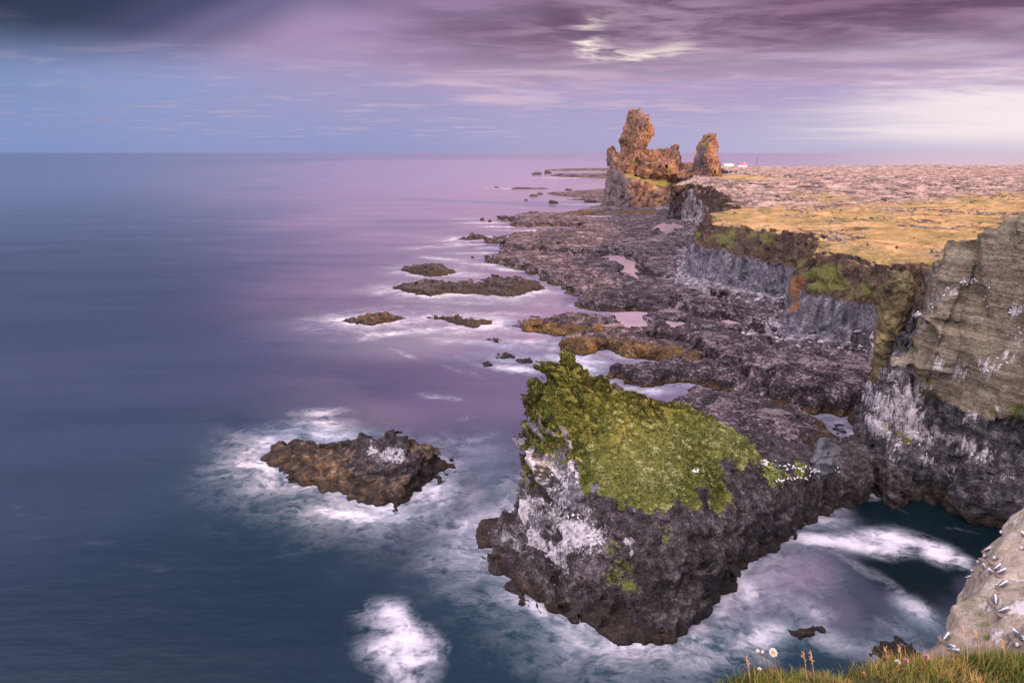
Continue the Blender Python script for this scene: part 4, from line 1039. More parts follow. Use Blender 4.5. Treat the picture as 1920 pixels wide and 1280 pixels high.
# ------------------------------------------------------------------ far rock towers
YT = 442.0
def prof(lst, y=YT):
    return [PY(u, v, y)[0::2] for u, v in lst]
def tower(name, outline, yc, rmax, k, amp, step, extra=None, seed=0.0):
    pl = np.array(prof(outline, yc))
    x0, x1, z0, z1 = pl[:, 0].min() - 3, pl[:, 0].max() + 3, pl[:, 1].min() - 1, pl[:, 1].max() + 3
    xs = np.arange(x0, x1, step, dtype=f32); ys = np.arange(yc - rmax - 3, yc + rmax + 3, step, dtype=f32); zz = np.arange(z0, z1, step, dtype=f32)
    X, Y, Z = np.meshgrid(xs, ys, zz, indexing='ij')
    sx, sy, sz_ = X.ravel(), Y.ravel(), Z.ravel()
    q = fbm(sx / 9 + seed, sy / 9, sz_ / 12, 4); q2 = fbm(sx / 9 + 40 + seed, sy / 9, sz_ / 12, 4)
    ox, oy, oz, rv, dd = blocks(sx + seed, sy, sz_, 3.2, 2.0)
    o2x, o2y, o2z, rv2, dd2 = blocks(sx + seed, sy, sz_, 7.5, 2.2)
    wx, wy = (q * amp + ox * .5 + o2x * .25).reshape(X.shape), (q2 * amp * 1.2 + oy * .7 + o2y * .5 + rv2 * 1.2).reshape(X.shape)
    wz = (fbm(sx / 6, sy / 6 + 30, sz_ / 6, 3) * amp * .6 + oz * .3).reshape(X.shape)
    # outline lookup on a fine 2D map
    gx = np.arange(x0 - 4, x1 + 4, step * .5, dtype=f32); gz = np.arange(z0 - 4, z1 + 4, step * .5, dtype=f32)
    GX, GZ = np.meshgrid(gx, gz, indexing='ij')
    S2 = sdpoly(GX, GZ, pl).astype(f32)
    sd = bil(S2, ((X + wx - gx[0]) / (step * .5)).ravel(), ((Z + wz - gz[0]) / (step * .5)).ravel()).reshape(X.shape)
    T = np.minimum(k * np.sqrt(np.maximum(-sd, 0) * (np.maximum(-sd, 0) + 6)), rmax)
    dy_ = Y + wy - yc
    if extra is not None: dy_ = dy_ + extra(X, Z, dy_)
    F = np.maximum(sd, np.abs(dy_) - T).astype(f32)
    F[F == 0] = 1e-4
    V, Q = surfnets(F)
    V = np.stack([x0 + V[:, 0] * step, ys[0] + V[:, 1] * step, z0 + V[:, 2] * step], 1).astype(f32)
    return V, Q
BIG = [(1139, 330), (1141, 318), (1139, 297), (1140.5, 284), (1146, 275), (1150, 273.5), (1153, 275), (1154.5, 287), (1160, 285), (1163, 276), (1162.5, 256), (1166, 248), (1170, 248), (1167.5, 241), (1172, 237), (1174, 221), (1179, 214.6), (1180.7, 203.5), (1185, 206), (1192, 206),
       (1198, 204.8), (1203.7, 210.5), (1205, 214.6), (1215, 213.4), (1219, 219.5), (1220, 231), (1223.6, 236), (1224.5, 252), (1217, 267), (1210, 279), (1218.4, 280.5), (1225, 279), (1248, 279.4), (1256, 280), (1259.4, 270), (1262.7, 268), (1269, 272),
       (1272.6, 288.4), (1278, 303), (1284, 305.6), (1294, 306), (1304, 306), (1316, 311), (1322, 345), (1300, 352), (1200, 352), (1145, 345)]
def big_extra(X, Z, dy_):
    # a lit rib runs down the front, with a hollow right of its head
    xr = 108 - 7 * (Z - 40) / 30 * 0
    xrib = PY(1196, 240, YT)[0]
    rib = np.exp(-((X - xrib + (Z - 50) * .08) / 5.0) ** 2) * sstep(Z, 28, 45) * 3.5
    hx_, _, hz_ = PY(1207, 230, YT)
    hol = np.exp(-((X - hx_) / 3.4) ** 2 - ((Z - hz_) / 7.5) ** 2) * 1.3
    return np.where(dy_ < 0, rib - hol, 0)
V, Q = tower('rock_tower', BIG, YT, 15, 1.15, 1.1, .5, big_extra)
root = put('rock_tower', None, label='tallest of two rust coloured rock towers, ragged, with a wall on its right', category='rock tower')
root.location = (0, 0, 0)
TREE_K = bvh(V, Q)
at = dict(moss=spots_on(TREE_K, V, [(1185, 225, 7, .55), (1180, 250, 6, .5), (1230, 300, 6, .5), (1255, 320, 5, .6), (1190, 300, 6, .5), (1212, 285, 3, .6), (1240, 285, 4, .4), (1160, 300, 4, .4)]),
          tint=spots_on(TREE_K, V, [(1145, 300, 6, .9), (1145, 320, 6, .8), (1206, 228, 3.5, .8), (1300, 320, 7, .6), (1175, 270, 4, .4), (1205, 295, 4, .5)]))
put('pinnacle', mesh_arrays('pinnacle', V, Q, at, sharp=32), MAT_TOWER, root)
# its pedestal: cliff, sloping turf ledge
ped = [PY(u, v, y) for u, v, y in ((1130, 379, 430), (1133, 386, 424), (1160, 390, 419), (1200, 391, 418), (1240, 392, 418), (1275, 392, 419), (1310, 385, 424))]
pp = [(q[0], q[1]) for q in ped] + [(165, 450), (150, 475), (80, 470), (72, 448)]
g = Rect(64, 170, 408, 480, .6)
dpd = -sdpoly(g.X + fbm2(g.X / 9, g.Y / 9, 4, 1.0) * 1.6, g.Y + fbm2(g.X / 9, g.Y / 9, 4, 3.0) * 1.6, pp)
ztp = RBF([PY(u, v, 430)[:2] for u, v in ((1147, 318), (1170, 322), (1190, 328), (1210, 335), (1235, 341), (1260, 344), (1292, 346), (1330, 340))] + [(90, 445), (110, 445), (135, 445), (155, 450), (90, 470), (150, 470)],
          [PY(u, v, 430)[2] - .5 for u, v in ((1147, 318), (1170, 322), (1190, 328), (1210, 335), (1235, 341), (1260, 344), (1292, 346), (1330, 340))] + [30, 27, 25, 24, 30, 24])
PH = np.where(dpd > 0, np.minimum(ztp(g.X, g.Y)[0] + fbm2(g.X / 5, g.Y / 5, 3, 6.0) * .8, 2 + dpd * 5.5), 2 + dpd * .9).astype(f32)
def pedw(x, y, z):
    q = fbm(x / 8, y / 8, z / 10, 4); q2 = fbm(x / 8 + 20, y / 8, z / 10, 4)
    ox, oy, oz, rv, dd = blocks(x, y, z, 4.0, 2.2)
    return ox * .5 + q * 1.5, oy * .55 + q2 * 1.8, rv * .3
V, Q = heightbody(g, PH, np.arange(-.5, 36, .6), pedw, 6, 1.0)
fi, fj = g.index(V[:, 0], V[:, 1]); tz = bil(ztp(g.X, g.Y)[0].astype(f32), fi, fj); dv = bil(dpd.astype(f32), fi, fj)
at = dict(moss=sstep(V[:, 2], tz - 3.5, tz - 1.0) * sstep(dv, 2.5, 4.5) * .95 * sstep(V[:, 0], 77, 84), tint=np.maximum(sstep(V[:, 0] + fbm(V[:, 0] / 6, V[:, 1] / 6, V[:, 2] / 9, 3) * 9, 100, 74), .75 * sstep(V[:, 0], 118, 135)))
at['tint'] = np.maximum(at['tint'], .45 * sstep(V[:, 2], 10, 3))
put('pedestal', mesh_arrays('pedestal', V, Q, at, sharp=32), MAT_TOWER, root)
SML = [(1303, 340), (1305, 312), (1304.5, 300), (1308, 285), (1310, 273), (1317, 264), (1322, 253), (1327, 247.5), (1333, 246.5), (1342, 250), (1342.5, 256), (1341, 262), (1345, 275), (1347.5, 297), (1349, 318), (1353, 335), (1352, 345), (1320, 345)]
V, Q = tower('rock_tower', SML, 430.0, 11, 1.1, .9, .45, None, 55.0)
TREE_K2 = bvh(V, Q)
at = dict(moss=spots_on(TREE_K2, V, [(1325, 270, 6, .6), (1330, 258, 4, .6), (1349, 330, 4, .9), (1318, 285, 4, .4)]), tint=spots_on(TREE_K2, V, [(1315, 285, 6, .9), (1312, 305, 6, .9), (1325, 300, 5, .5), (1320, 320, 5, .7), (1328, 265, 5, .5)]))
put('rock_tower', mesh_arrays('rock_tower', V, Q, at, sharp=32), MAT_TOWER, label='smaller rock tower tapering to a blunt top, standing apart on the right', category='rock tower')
# ------------------------------------------------------------------ sea
def ring_grid(a, lr):
    A, L = np.meshgrid(a, lr, indexing='ij'); R = np.exp(L)
    return R * np.sin(A), R * np.cos(A)
a = np.concatenate([np.linspace(-math.pi, -.9, 24)[:-1], np.arange(-.9, .9, .0036), np.linspace(.9, math.pi, 24)])
lr = np.concatenate([np.log(np.array([4., 10, 16])), np.arange(math.log(20), math.log(700), .0062), np.linspace(math.log(700), math.log(90000), 60)])
SX, SY = ring_grid(a.astype(f32), lr.astype(f32))
foam = np.zeros(SX.shape, f32); shal = np.zeros(SX.shape, f32)
jx = fbm2(SX / 9, SY / 9, 3, 1.0) * 2.2; jy = fbm2(SX / 9, SY / 9, 3, 5.0) * 2.2
near = (SX * SX + SY * SY < 3500 ** 2) & (SY > -60) & (np.abs(SX) < 900)
nx1, ny1 = (SX + jx)[near], (SY + jy)[near]
fo = np.zeros(nx1.shape, f32); sh = np.zeros(nx1.shape, f32)
for poly, reach, st in FOAM_POLYS + [(SHELF, 4.5, .55), (LOW, 2.5, .25)] + [(q, 10, .5) for q in FARL] + [(q, 16, .7) for q, _ in HEADS]:
    p = np.array(poly)
    m_ = (nx1 > p[:, 0].min() - 5 * reach) & (nx1 < p[:, 0].max() + 5 * reach) & (ny1 > p[:, 1].min() - 5 * reach) & (ny1 < p[:, 1].max() + 5 * reach)
    dd_ = np.maximum(sdpoly(nx1[m_], ny1[m_], poly), 0)
    fo[m_] = np.maximum(fo[m_], st * np.exp(-(dd_ / reach)))
    sh[m_] = np.maximum(sh[m_], .34 * np.exp(-(dd_ / (2.0 * reach))))
GULLY = [(1700, 975, 130, 36, 1, 15), (1790, 1010, 90, 44, 1, 25), (1640, 1075, 90, 30, .95, 30), (1720, 1100, 70, 55, .95, 40)]
def patch(u, v, ru, rv, st, rot=0.0, arr='f', pw=2.0):
    """foam drifting on the water: centre and half-axes given by survey pixels, rot in degrees"""
    c = np.array(P(u, v)); r = math.radians(rot)
    e1 = (np.array(P(u + ru * math.cos(r), v + ru * math.sin(r))) - np.array(P(u - ru * math.cos(r), v - ru * math.sin(r)))) / 2
    e2 = (np.array(P(u - rv * math.sin(r), v + rv * math.cos(r))) - np.array(P(u + rv * math.sin(r), v - rv * math.cos(r)))) / 2
    A = np.linalg.inv(np.stack([e1, e2], 1))
    qx, qy = nx1 - c[0], ny1 - c[1]
    s = np.sqrt((A[0, 0] * qx + A[0, 1] * qy) ** 2 + (A[1, 0] * qx + A[1, 1] * qy) ** 2)
    return st * np.exp(-np.maximum(s, 0) ** pw)
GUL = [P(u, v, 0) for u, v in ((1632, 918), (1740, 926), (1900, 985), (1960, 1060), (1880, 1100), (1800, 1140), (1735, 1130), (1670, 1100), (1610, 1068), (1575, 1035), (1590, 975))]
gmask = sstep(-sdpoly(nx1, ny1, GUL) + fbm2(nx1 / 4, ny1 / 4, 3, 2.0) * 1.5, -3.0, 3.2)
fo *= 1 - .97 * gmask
for q in [(720, 1165, 60, 28, 1.1, 15), (755, 1205, 55, 38, 1.25, 50), (785, 1250, 40, 32, 1.25, 60), (805, 1290, 40, 36, .95, 60), (690, 1155, 40, 14, .5, 10),
          (990, 1150, 70, 26, .85, 35), (1060, 1185, 70, 24, .85, 20), (1130, 1205, 60, 14, .7, 10), (960, 1110, 30, 30, .6, 60), (860, 985, 45, 22, .75, -30), (880, 950, 60, 30, .6, -40), (900, 1010, 24, 40, .5, 10), (870, 1060, 24, 60, .35, 0),
          (500, 840, 45, 16, .95, -25), (470, 870, 40, 16, .7, -40), (560, 915, 90, 20, .8, 22), (640, 955, 120, 20, .95, 8), (560, 960, 90, 16, .55, 10), (740, 965, 60, 16, .7, -5), (620, 800, 70, 22, .8, 8), (600, 775, 50, 8, .85, -5), (660, 810, 40, 14, .7, 10),
          (900, 825, 40, 8, .55, -8), (870, 785, 30, 6, .4, -8), (840, 745, 40, 5, .5, 10), (900, 870, 40, 14, .4, -20),
          (850, 690, 60, 5, .4, 20), (770, 665, 50, 5, .4, 20), (950, 690, 80, 8, .9, 6), (960, 672, 110, 12, .7, 3), (920, 645, 110, 8, .75, 3), (1000, 640, 70, 8, .75, 3), (1090, 672, 60, 14, .85, 8), (1100, 690, 40, 14, .85, 5), (1220, 735, 40, 6, .8, 0),
          (760, 625, 110, 7, .8, -4), (850, 620, 90, 9, .75, 0), (640, 605, 40, 4, .7, 0), (690, 632, 50, 4, .6, -8), (780, 600, 50, 7, .8, 0), (930, 610, 50, 6, .7, 0), (960, 590, 60, 6, .5, 0), (980, 570, 100, 7, .5, 0), (850, 565, 110, 7, .6, 3), (740, 545, 40, 6, .8, -6), (780, 575, 80, 5, .5, 0),
          (1030, 548, 50, 7, .6, 5), (960, 505, 60, 4, .8, 4), (860, 515, 60, 5, .8, 3), (900, 495, 60, 4, .7, 3), (830, 485, 70, 3, .7, 4), (900, 475, 70, 3, .75, 0), (830, 462, 80, 2.5, .7, -2), (880, 458, 60, 3, .9, 0), (930, 465, 40, 3, .8, 0), (800, 465, 70, 2, .5, -3),
          (905, 418, 50, 2.2, .9, 0), (930, 425, 70, 2, .8, 0), (1000, 432, 70, 2, .85, 0), (880, 410, 40, 1.6, .6, 0), (1010, 405, 60, 1.6, .6, 0), (1090, 383, 60, 1.6, .85, 0), (950, 353.5, 60, 1.0, .8, 0), (1060, 333.5, 80, .9, .95, 0), (1000, 328, 40, .9, .8, 0), (1100, 321.5, 70, .6, .85, 0),
          (1060, 362, 40, 1.2, .5, 0), (1070, 373, 50, 1.0, .6, 0), (1000, 385, 60, 1.2, .4, 0),
          # the inlet on the right
          (1560, 1012, 95, 16, 1.25, 2), (1650, 1015, 65, 19, 1.35, 6), (1720, 1030, 55, 15, 1.25, 22), (1780, 1052, 40, 9, .9, 30), (1500, 1020, 30, 14, .8, -20), (1670, 938, 30, 10, .85, 10), (1700, 950, 30, 6, .6, 30), (1470, 1060, 40, 40, .85, -50), (1420, 1110, 60, 50, .9, -40), (1380, 1150, 60, 50, .85, -30),
          (1440, 1190, 90, 36, 1.0, -10), (1400, 1090, 40, 60, 1.05, 35), (1370, 1130, 40, 40, 1.05, 20), (1440, 1050, 40, 26, 1.0, -40), (1490, 1120, 50, 40, .6, 30), (1560, 1200, 70, 30, .75, 10), (1340, 1230, 70, 30, .7, 0), (1600, 1060, 70, 8, .55, 28), (1680, 1100, 60, 10, .6, 30), (1740, 1150, 60, 22, .75, 30), (1700, 1180, 50, 16, .6, 20), (1790, 1000, 40, 3, .35, 20), (1540, 1140, 60, 24, .6, 30), (1440, 1240, 80, 20, .6, 0), (1600, 815, 14, 22, .8, 0), (1575, 795, 20, 6, .7, 0),
          # faint far streaks
          (150, 1010, 140, 8, .22, 3), (60, 960, 120, 6, .2, 4), (300, 1060, 120, 8, .2, 10), (380, 905, 50, 6, .25, 10), (680, 1080, 80, 10, .15, 10), (370, 1250, 90, 10, .2, 5), (860, 850, 60, 50, .25, 0)]:
    u, v, ru, rv, st = q[:5]; rot = q[5] if len(q) > 5 else 0
    fo = np.maximum(fo, patch(u, v, ru * 1.15, rv * 1.25, st, rot))
gl = np.zeros_like(fo)
az_n = np.arctan2(nx1, ny1); rr_n = np.log(np.sqrt(nx1 * nx1 + ny1 * ny1))
si = .80 * sstep(az_n + fbm2(nx1 / 60, ny1 / 60, 3, 4.0) * .10, -.62, .0) * sstep(rr_n, math.log(52), math.log(150)) + .16 * sstep(az_n, -.5, .0) * sstep(rr_n, math.log(40), math.log(60))  # broad band of reflected sky, carried as water colour
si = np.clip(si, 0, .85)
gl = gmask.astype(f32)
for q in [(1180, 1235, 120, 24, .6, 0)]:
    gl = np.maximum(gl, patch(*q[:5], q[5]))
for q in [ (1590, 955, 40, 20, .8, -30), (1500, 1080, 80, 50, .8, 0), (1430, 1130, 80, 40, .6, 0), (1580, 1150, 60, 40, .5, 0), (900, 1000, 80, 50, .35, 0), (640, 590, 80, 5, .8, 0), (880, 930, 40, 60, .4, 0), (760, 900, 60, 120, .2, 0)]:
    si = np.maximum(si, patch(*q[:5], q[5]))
for q in [(820, 640, 220, 30, .7, 0), (930, 880, 60, 90, .5, 0), (900, 560, 160, 30, .7, 0), (620, 820, 120, 40, .6, 0), (700, 960, 160, 30, .5, 0), (1020, 1170, 110, 40, .4, 20), (1440, 1190, 160, 60, .45, 0), (1750, 1160, 80, 50, .5, 20), (1090, 690, 60, 40, .9, 0), (880, 480, 120, 30, .6, 0), (950, 660, 140, 26, .7, 0)]:
    sh = np.maximum(sh, patch(*q[:5], q[5]))
foam[near] = fo; shal[near] = sh
gul = np.zeros(SX.shape, f32); milky_sheen = np.zeros(SX.shape, f32); gul[near] = gl; milky_sheen[near] = si
R0 = np.sqrt(SX * SX + SY * SY)
pink = (.58 * sstep(np.arctan2(SX, SY) + fbm2(SX / 900, SY / 900, 3, 2.0) * .06, -.74, .16) * sstep(np.log(R0), math.log(230), math.log(900))).astype(f32)  # mask for the glow painted on the far sea
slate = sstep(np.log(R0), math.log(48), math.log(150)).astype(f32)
na, nr = SX.shape
I, J = np.meshgrid(np.arange(na - 1), np.arange(nr - 1), indexing='ij')
k = (I * nr + J).ravel()
Q = np.stack([k, k + nr, k + nr + 1, k + 1], 1)[:, ::-1]
V = np.stack([SX.ravel(), SY.ravel(), np.zeros(SX.size, f32)], 1)
put('sea', mesh_arrays('sea', V, Q, dict(foam=foam.ravel(), shallow=shal.ravel(), gully=gul.ravel(), milky_sheen=milky_sheen.ravel(), pink=pink.ravel(), slate=slate.ravel())), MAT_SEA, kind='structure', label='calm lilac and slate blue sea with drifting foam')

# tide pools lying in hollows of the shelf, a little above the sea
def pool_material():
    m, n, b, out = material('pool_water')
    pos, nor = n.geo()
    n.put(b.inputs['Base Color'], n.mix(n.noise(pos, .2, 3, .5), (.26, .19, .22), (.38, .28, .31)))  # pink sky reflection put into the base colour
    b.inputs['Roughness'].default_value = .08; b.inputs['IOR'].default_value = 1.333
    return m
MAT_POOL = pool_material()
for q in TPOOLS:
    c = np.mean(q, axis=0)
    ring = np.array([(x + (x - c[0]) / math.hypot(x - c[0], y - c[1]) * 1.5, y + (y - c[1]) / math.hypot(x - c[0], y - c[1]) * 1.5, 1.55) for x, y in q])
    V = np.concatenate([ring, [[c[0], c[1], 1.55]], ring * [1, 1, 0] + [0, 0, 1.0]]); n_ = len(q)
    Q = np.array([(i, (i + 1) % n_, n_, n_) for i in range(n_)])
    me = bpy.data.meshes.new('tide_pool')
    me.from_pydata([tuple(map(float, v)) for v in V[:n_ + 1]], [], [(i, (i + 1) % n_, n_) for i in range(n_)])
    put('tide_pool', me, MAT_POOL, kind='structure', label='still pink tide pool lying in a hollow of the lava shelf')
# ------------------------------------------------------------------ scattered cover: tufts, boulders, rubble
def lump_base(n_sub=1, seed=0, rough=.3, flat=1.0):
    import bmesh
    bm = bmesh.new(); bmesh.ops.create_icosphere(bm, subdivisions=n_sub, radius=1.0)
    v = np.array([x.co[:] for x in bm.verts], dtype=f32); f = np.array([[y.index for y in x.verts] for x in bm.faces])
    bm.free()
    r = np.random.RandomState(seed)
    # chop by a few planes: broken angular stone
    for k in range(7):
        nrm = r.randn(3); nrm /= np.linalg.norm(nrm); dd = r.uniform(.5, .85)
        s = v @ nrm
        v = np.where((s > dd)[:, None], v - (s - dd)[:, None] * nrm, v)
    v[:, 2] *= flat
    return v.astype(f32), f
LUMPS = [lump_base(2 if k < 4 else 1, k, flat=.75) for k in range(8)]
def scatter_lumps(name, pos, size, mat, seed=1, sink=.25, **props):
    r = np.random.RandomState(seed)
    vs, fs, sh, off = [], [], [], 0
    for i in range(len(pos)):
        bv, bf = LUMPS[4 + r.randint(4)] if size[i] < 1.0 else LUMPS[r.randint(8)]
        a, b_ = r.uniform(0, 6.28), r.uniform(-.5, .5)
        sc = size[i] * np.array([r.uniform(.7, 1.3), r.uniform(.7, 1.2), r.uniform(.5, .9)]) * .5
        q = bv * sc
        ca, sa, cb, sb = math.cos(a), math.sin(a), math.cos(b_), math.sin(b_)
        q = q @ np.array([[1, 0, 0], [0, cb, -sb], [0, sb, cb]]).T @ np.array([[ca, -sa, 0], [sa, ca, 0], [0, 0, 1]]).T
        vs.append(q + pos[i] + np.array([0, 0, size[i] * (.2 - sink * .5)])); fs.append(bf + off); off += len(bv)
        sh.append(np.full(len(bv), r.rand()))
    me = mesh_arrays(name, np.concatenate(vs), np.concatenate(fs), dict(shade=np.concatenate(sh)), smooth=False)
    return put(name, me, mat, **props)

def stone_material(name, a, b_, c):
    m, n, bs, out = material(name)
    pos, nor = n.geo()
    nf = n.noise(pos, 2.2, 5, .65)
    t = n.add(n.mul(n.attr('shade'), .6), n.mul(nf, .4))
    n.put(bs.inputs['Base Color'], n.ramp(t, [(.2, a), (.5, b_), (.8, c)]))
    bs.inputs['Roughness'].default_value = .85
    n.put(bs.inputs['Normal'], n.bump(nf, .6, .3))
    return m
MAT_BOULDER = stone_material('boulder_stone', (.04, .034, .04), (.15, .135, .15), (.34, .31, .335))
MAT_RUBBLE = stone_material('lava_stone', (.030, .022, .020), (.075, .055, .050), (.20, .15, .13))
MAT_SHELFSTONE = stone_material('shelf_stone', (.02, .015, .018), (.06, .045, .05), (.16, .12, .125))

rs = np.random.RandomState(5)
def down(tree, x, y, z0=60):
    return tree.ray_cast(Vector((float(x), float(y), z0)), Vector((0, 0, -1)))
def scatter_on(field, n, seed, rmin=56, rmax=900):
    """random plan points, picked with probability field(x, y); denser near the viewer's side of the coast"""
    r = np.random.RandomState(seed)
    out = []
    fld, thr = field
    ii = r.randint(0, fld.shape[0], n * 12); jj = r.randint(0, fld.shape[1], n * 12)
    keep = r.rand(n * 12) < fld[ii, jj]
    ii, jj = ii[keep][:n], jj[keep][:n]
    x = TG.X[ii, jj] + r.randn(len(ii)) * .2; y = TG.Y[ii, jj] + r.randn(len(ii)) * .2
    return x, y
R_ = np.sqrt(TG.X ** 2 + TG.Y ** 2)
# pale boulder apron at the foot of the cliffs
d0 = TF['d0']
fld = sstep(d0, 11, 2) * sstep(d0, -1, .5) * (TF['H'] > .6) * (R_ < 260) * sstep(R_, 60, 75)
x, y = scatter_on((fld, 0), 3800, 3)
pos, sz_ = [], []
for a, b_ in zip(x, y):
    loc, nor, idx, dist = down(TREE_T, a, b_)
    if loc is None or loc.z > 6.5: continue
    pos.append(tuple(loc)); sz_.append(float(np.clip(.75 * math.exp(rs.randn() * .42), .35, 2.4)))
scatter_lumps('boulders', np.array(pos), np.array(sz_), MAT_BOULDER, 4, kind='stuff', label='pale grey boulders heaped along the foot of the cliffs', category='boulders')
# dark broken stones on the shelf edges
fld = (TF['t'] > 1) * (TF['H'] > 1.0) * sstep(np.abs(fbm2(TG.X / 12, TG.Y / 12, 3, 21.0)), .10, .35) * sstep(R_, 300, 120) * .5
x, y = scatter_on((fld, 0), 3000, 8)
pos, sz_ = [], []
for a, b_ in zip(x, y):
    loc, nor, idx, dist = down(TREE_T, a, b_)
    if loc is None or loc.z > 6 or loc.z < 1.0: continue
    pos.append(tuple(loc)); sz_.append(float(np.clip(.42 * math.exp(rs.randn() * .45), .2, 1.6)))
scatter_lumps('stones', np.array(pos), np.array(sz_), MAT_SHELFSTONE, 9, kind='stuff', label='dark broken stones strewn over the lava shelf', category='stones')
# lava clinker on the plateau
cl = np.maximum(fbm2(TG.X / 16, TG.Y / 10, 4, 31.0), 0)
fld = (TF['t'] < -.05) * (TF['lava'] * sstep(cl, .0, .35) * .8 + (1 - TF['lava']) * sstep(cl, .30, .48) * 1.0 + .02) * sstep(R_, 700, 300)
x, y = scatter_on((fld, 0), 9000, 12)
pos, sz_ = [], []
for a, b_ in zip(x, y):
    loc, nor, idx, dist = down(TREE_T, a, b_)
    if loc is None or loc.z < 15: continue
    pos.append(tuple(loc)); k = math.hypot(a, b_)
    sz_.append(float(np.clip(.75 * math.exp(rs.randn() * .45) * min(1.7, .6 + k / 420), .3, 3.2)))
scatter_lumps('lava_rubble', np.array(pos), np.array(sz_), MAT_RUBBLE, 13, sink=.5, kind='stuff', label='dark lava rubble scattered over the golden plateau', category='rubble')

# leafy cover of the green stack
def leaf_material(name, stops):
    m, n, b, out = material(name)
    n.put(b.inputs['Base Color'], n.ramp(n.attr('shade'), stops))
    b.inputs['Roughness'].default_value = .7
    b.inputs['Specular IOR Level'].default_value = .2
    tr = n.new('ShaderNodeBsdfTranslucent')
    n.put(tr.inputs[0], n.ramp(n.attr('shade'), stops))
    mx = n.new('ShaderNodeMixShader'); mx.inputs[0].default_value = .3
    n.l.new(b.outputs[0], mx.inputs[1]); n.l.new(tr.outputs[0], mx.inputs[2]); n.l.new(mx.outputs[0], out.inputs[0])
    return m
MAT_TUFT = leaf_material('stack_greens', [(0, (.012, .012, .004)), (.22, (.085, .055, .016)), (.40, (.065, .090, .016)), (.60, (.19, .22, .045)), (.80, (.38, .39, .13)), (1, (.62, .60, .30))])
def tufts(V, Q, M, n, seed, zmin=3.0, smin=.12, smax=.30, only=None):
    r = np.random.RandomState(seed)
    c = V[Q].mean(1)
    e1, e2 = V[Q[:, 2]] - V[Q[:, 0]], V[Q[:, 3]] - V[Q[:, 1]]
    nn = np.cross(e1, e2); ar = np.linalg.norm(nn, axis=1); nn /= np.maximum(ar, 1e-9)[:, None]
    mm = M[Q].mean(1) + fbm(c[:, 0] / 1.2, c[:, 1] / 1.2, c[:, 2] / 1.2, 3) * .45
    pr = ar * sstep(mm, .42, .72) * (c[:, 2] > zmin)
    if only is not None: pr = pr * only(c, nn)
    idx = r.choice(len(Q), n, p=pr / pr.sum())
    p = c[idx] + (e1[idx] * r.uniform(-.4, .4, (n, 1)) + e2[idx] * r.uniform(-.4, .4, (n, 1))) * .5
    nrm = nn[idx] + np.array([0, 0, .5]); nrm /= np.linalg.norm(nrm, axis=1)[:, None]
    t1 = np.cross(nrm, np.tile([0.3, .9, .1], (n, 1))); t1 /= np.linalg.norm(t1, axis=1)[:, None]
    t2 = np.cross(nrm, t1)
    clump = fbm(p[:, 0] / .6, p[:, 1] / .6, p[:, 2] / .6, 3)
    zone = fbm(p[:, 0] / 5, p[:, 1] / 5, p[:, 2] / 5, 3)
    size = (smin + (smax - smin) * r.rand(n)) * (1 + .5 * np.clip(clump, -.6, .9))
    p = p + nrm * (np.clip(clump, -.35, .8) * .12)[:, None]
    base = .45 + .30 * clump + .24 * zone + r.randn(n) * .17  # hollows between clumps coloured darker, as if shaded
    vs, fs, sh = [], [], []
    off = 0
    for k in range(4):
        a = r.uniform(0, 6.283, n); up = r.uniform(.25, 1.1, n); w_ = r.uniform(.28, .45, n)
        d = t1 * np.cos(a)[:, None] + t2 * np.sin(a)[:, None]
        s_ = t2 * np.cos(a)[:, None] - t1 * np.sin(a)[:, None]
        L = size[:, None]
        tip = p + d * L + nrm * L * up[:, None]
        mid = p + (d * .5 + nrm * (up * .75)[:, None]) * L
        q = np.stack([p - nrm * .03, mid + s_ * L * w_[:, None], tip, mid - s_ * L * w_[:, None]], 1).reshape(-1, 3)
        vs.append(q); fs.append(np.arange(4 * n).reshape(n, 4) + off); off += 4 * n
        sh.append(np.repeat(np.clip(base + r.randn(n) * .07, 0, 1), 4))
    return np.concatenate(vs), np.concatenate(fs), np.concatenate(sh)
tv_, tf_, ts_ = tufts(STACK_V, STACK_Q, STACK_M, 165000, 3, zmin=4.8, smin=.045, smax=.115)
# drier, browner cover towards the ridge
yy = tv_[:, 1]
put('vegetation', mesh_arrays('vegetation', tv_, tf_, dict(shade=np.clip(ts_ - .27 * np.maximum(sstep(yy - .25 * (tv_[:, 0] - 18) + fbm2(tv_[:, 0], yy, 3, 3.0) * 1.5, 54.0, 58.5), .8 * sstep(tv_[:, 0], 8.5, 5.5)) + .10, 0, 1)), smooth=False), MAT_TUFT,
    kind='stuff', label='low green leafy plants covering the slope of the sea stack', category='vegetation')

# ------------------------------------------------------------------ grassy headland under the camera
LEDGE = [(1372, 1300, 2.72), (1392, 1282, 2.76), (1430, 1276, 2.80), (1500, 1272, 2.88), (1600, 1270, 2.98), (1660, 1258, 3.05), (1720, 1252, 3.10), (1800, 1248, 3.15), (1920, 1242, 3.22), (2060, 1238, 3.3)]
le = np.array([PD(*q) for q in LEDGE])
le = np.concatenate([[(-30, -6, 36.6), (-8, -1.0, 37.3), (-1.2, .8, 37.5), (.45, 1.45, 37.55)], le, [(7, 3.4, 37.9), (16, 2.6, 38.0)]])
ss_ = np.concatenate([[0], np.cumsum(np.linalg.norm(np.diff(le, axis=0), axis=1))])
tt = np.unique(np.concatenate([np.linspace(0, ss_[3], 20), np.arange(ss_[3], ss_[-2], .05), np.linspace(ss_[-2], ss_[-1], 10)]))
edge = np.stack([np.interp(tt, ss_, le[:, k]) for k in range(3)], 1)
edge[:, 1] += fbm2(tt.astype(f32) / .5, tt.astype(f32) * 0, 3, 2.0) * .05
rows = []
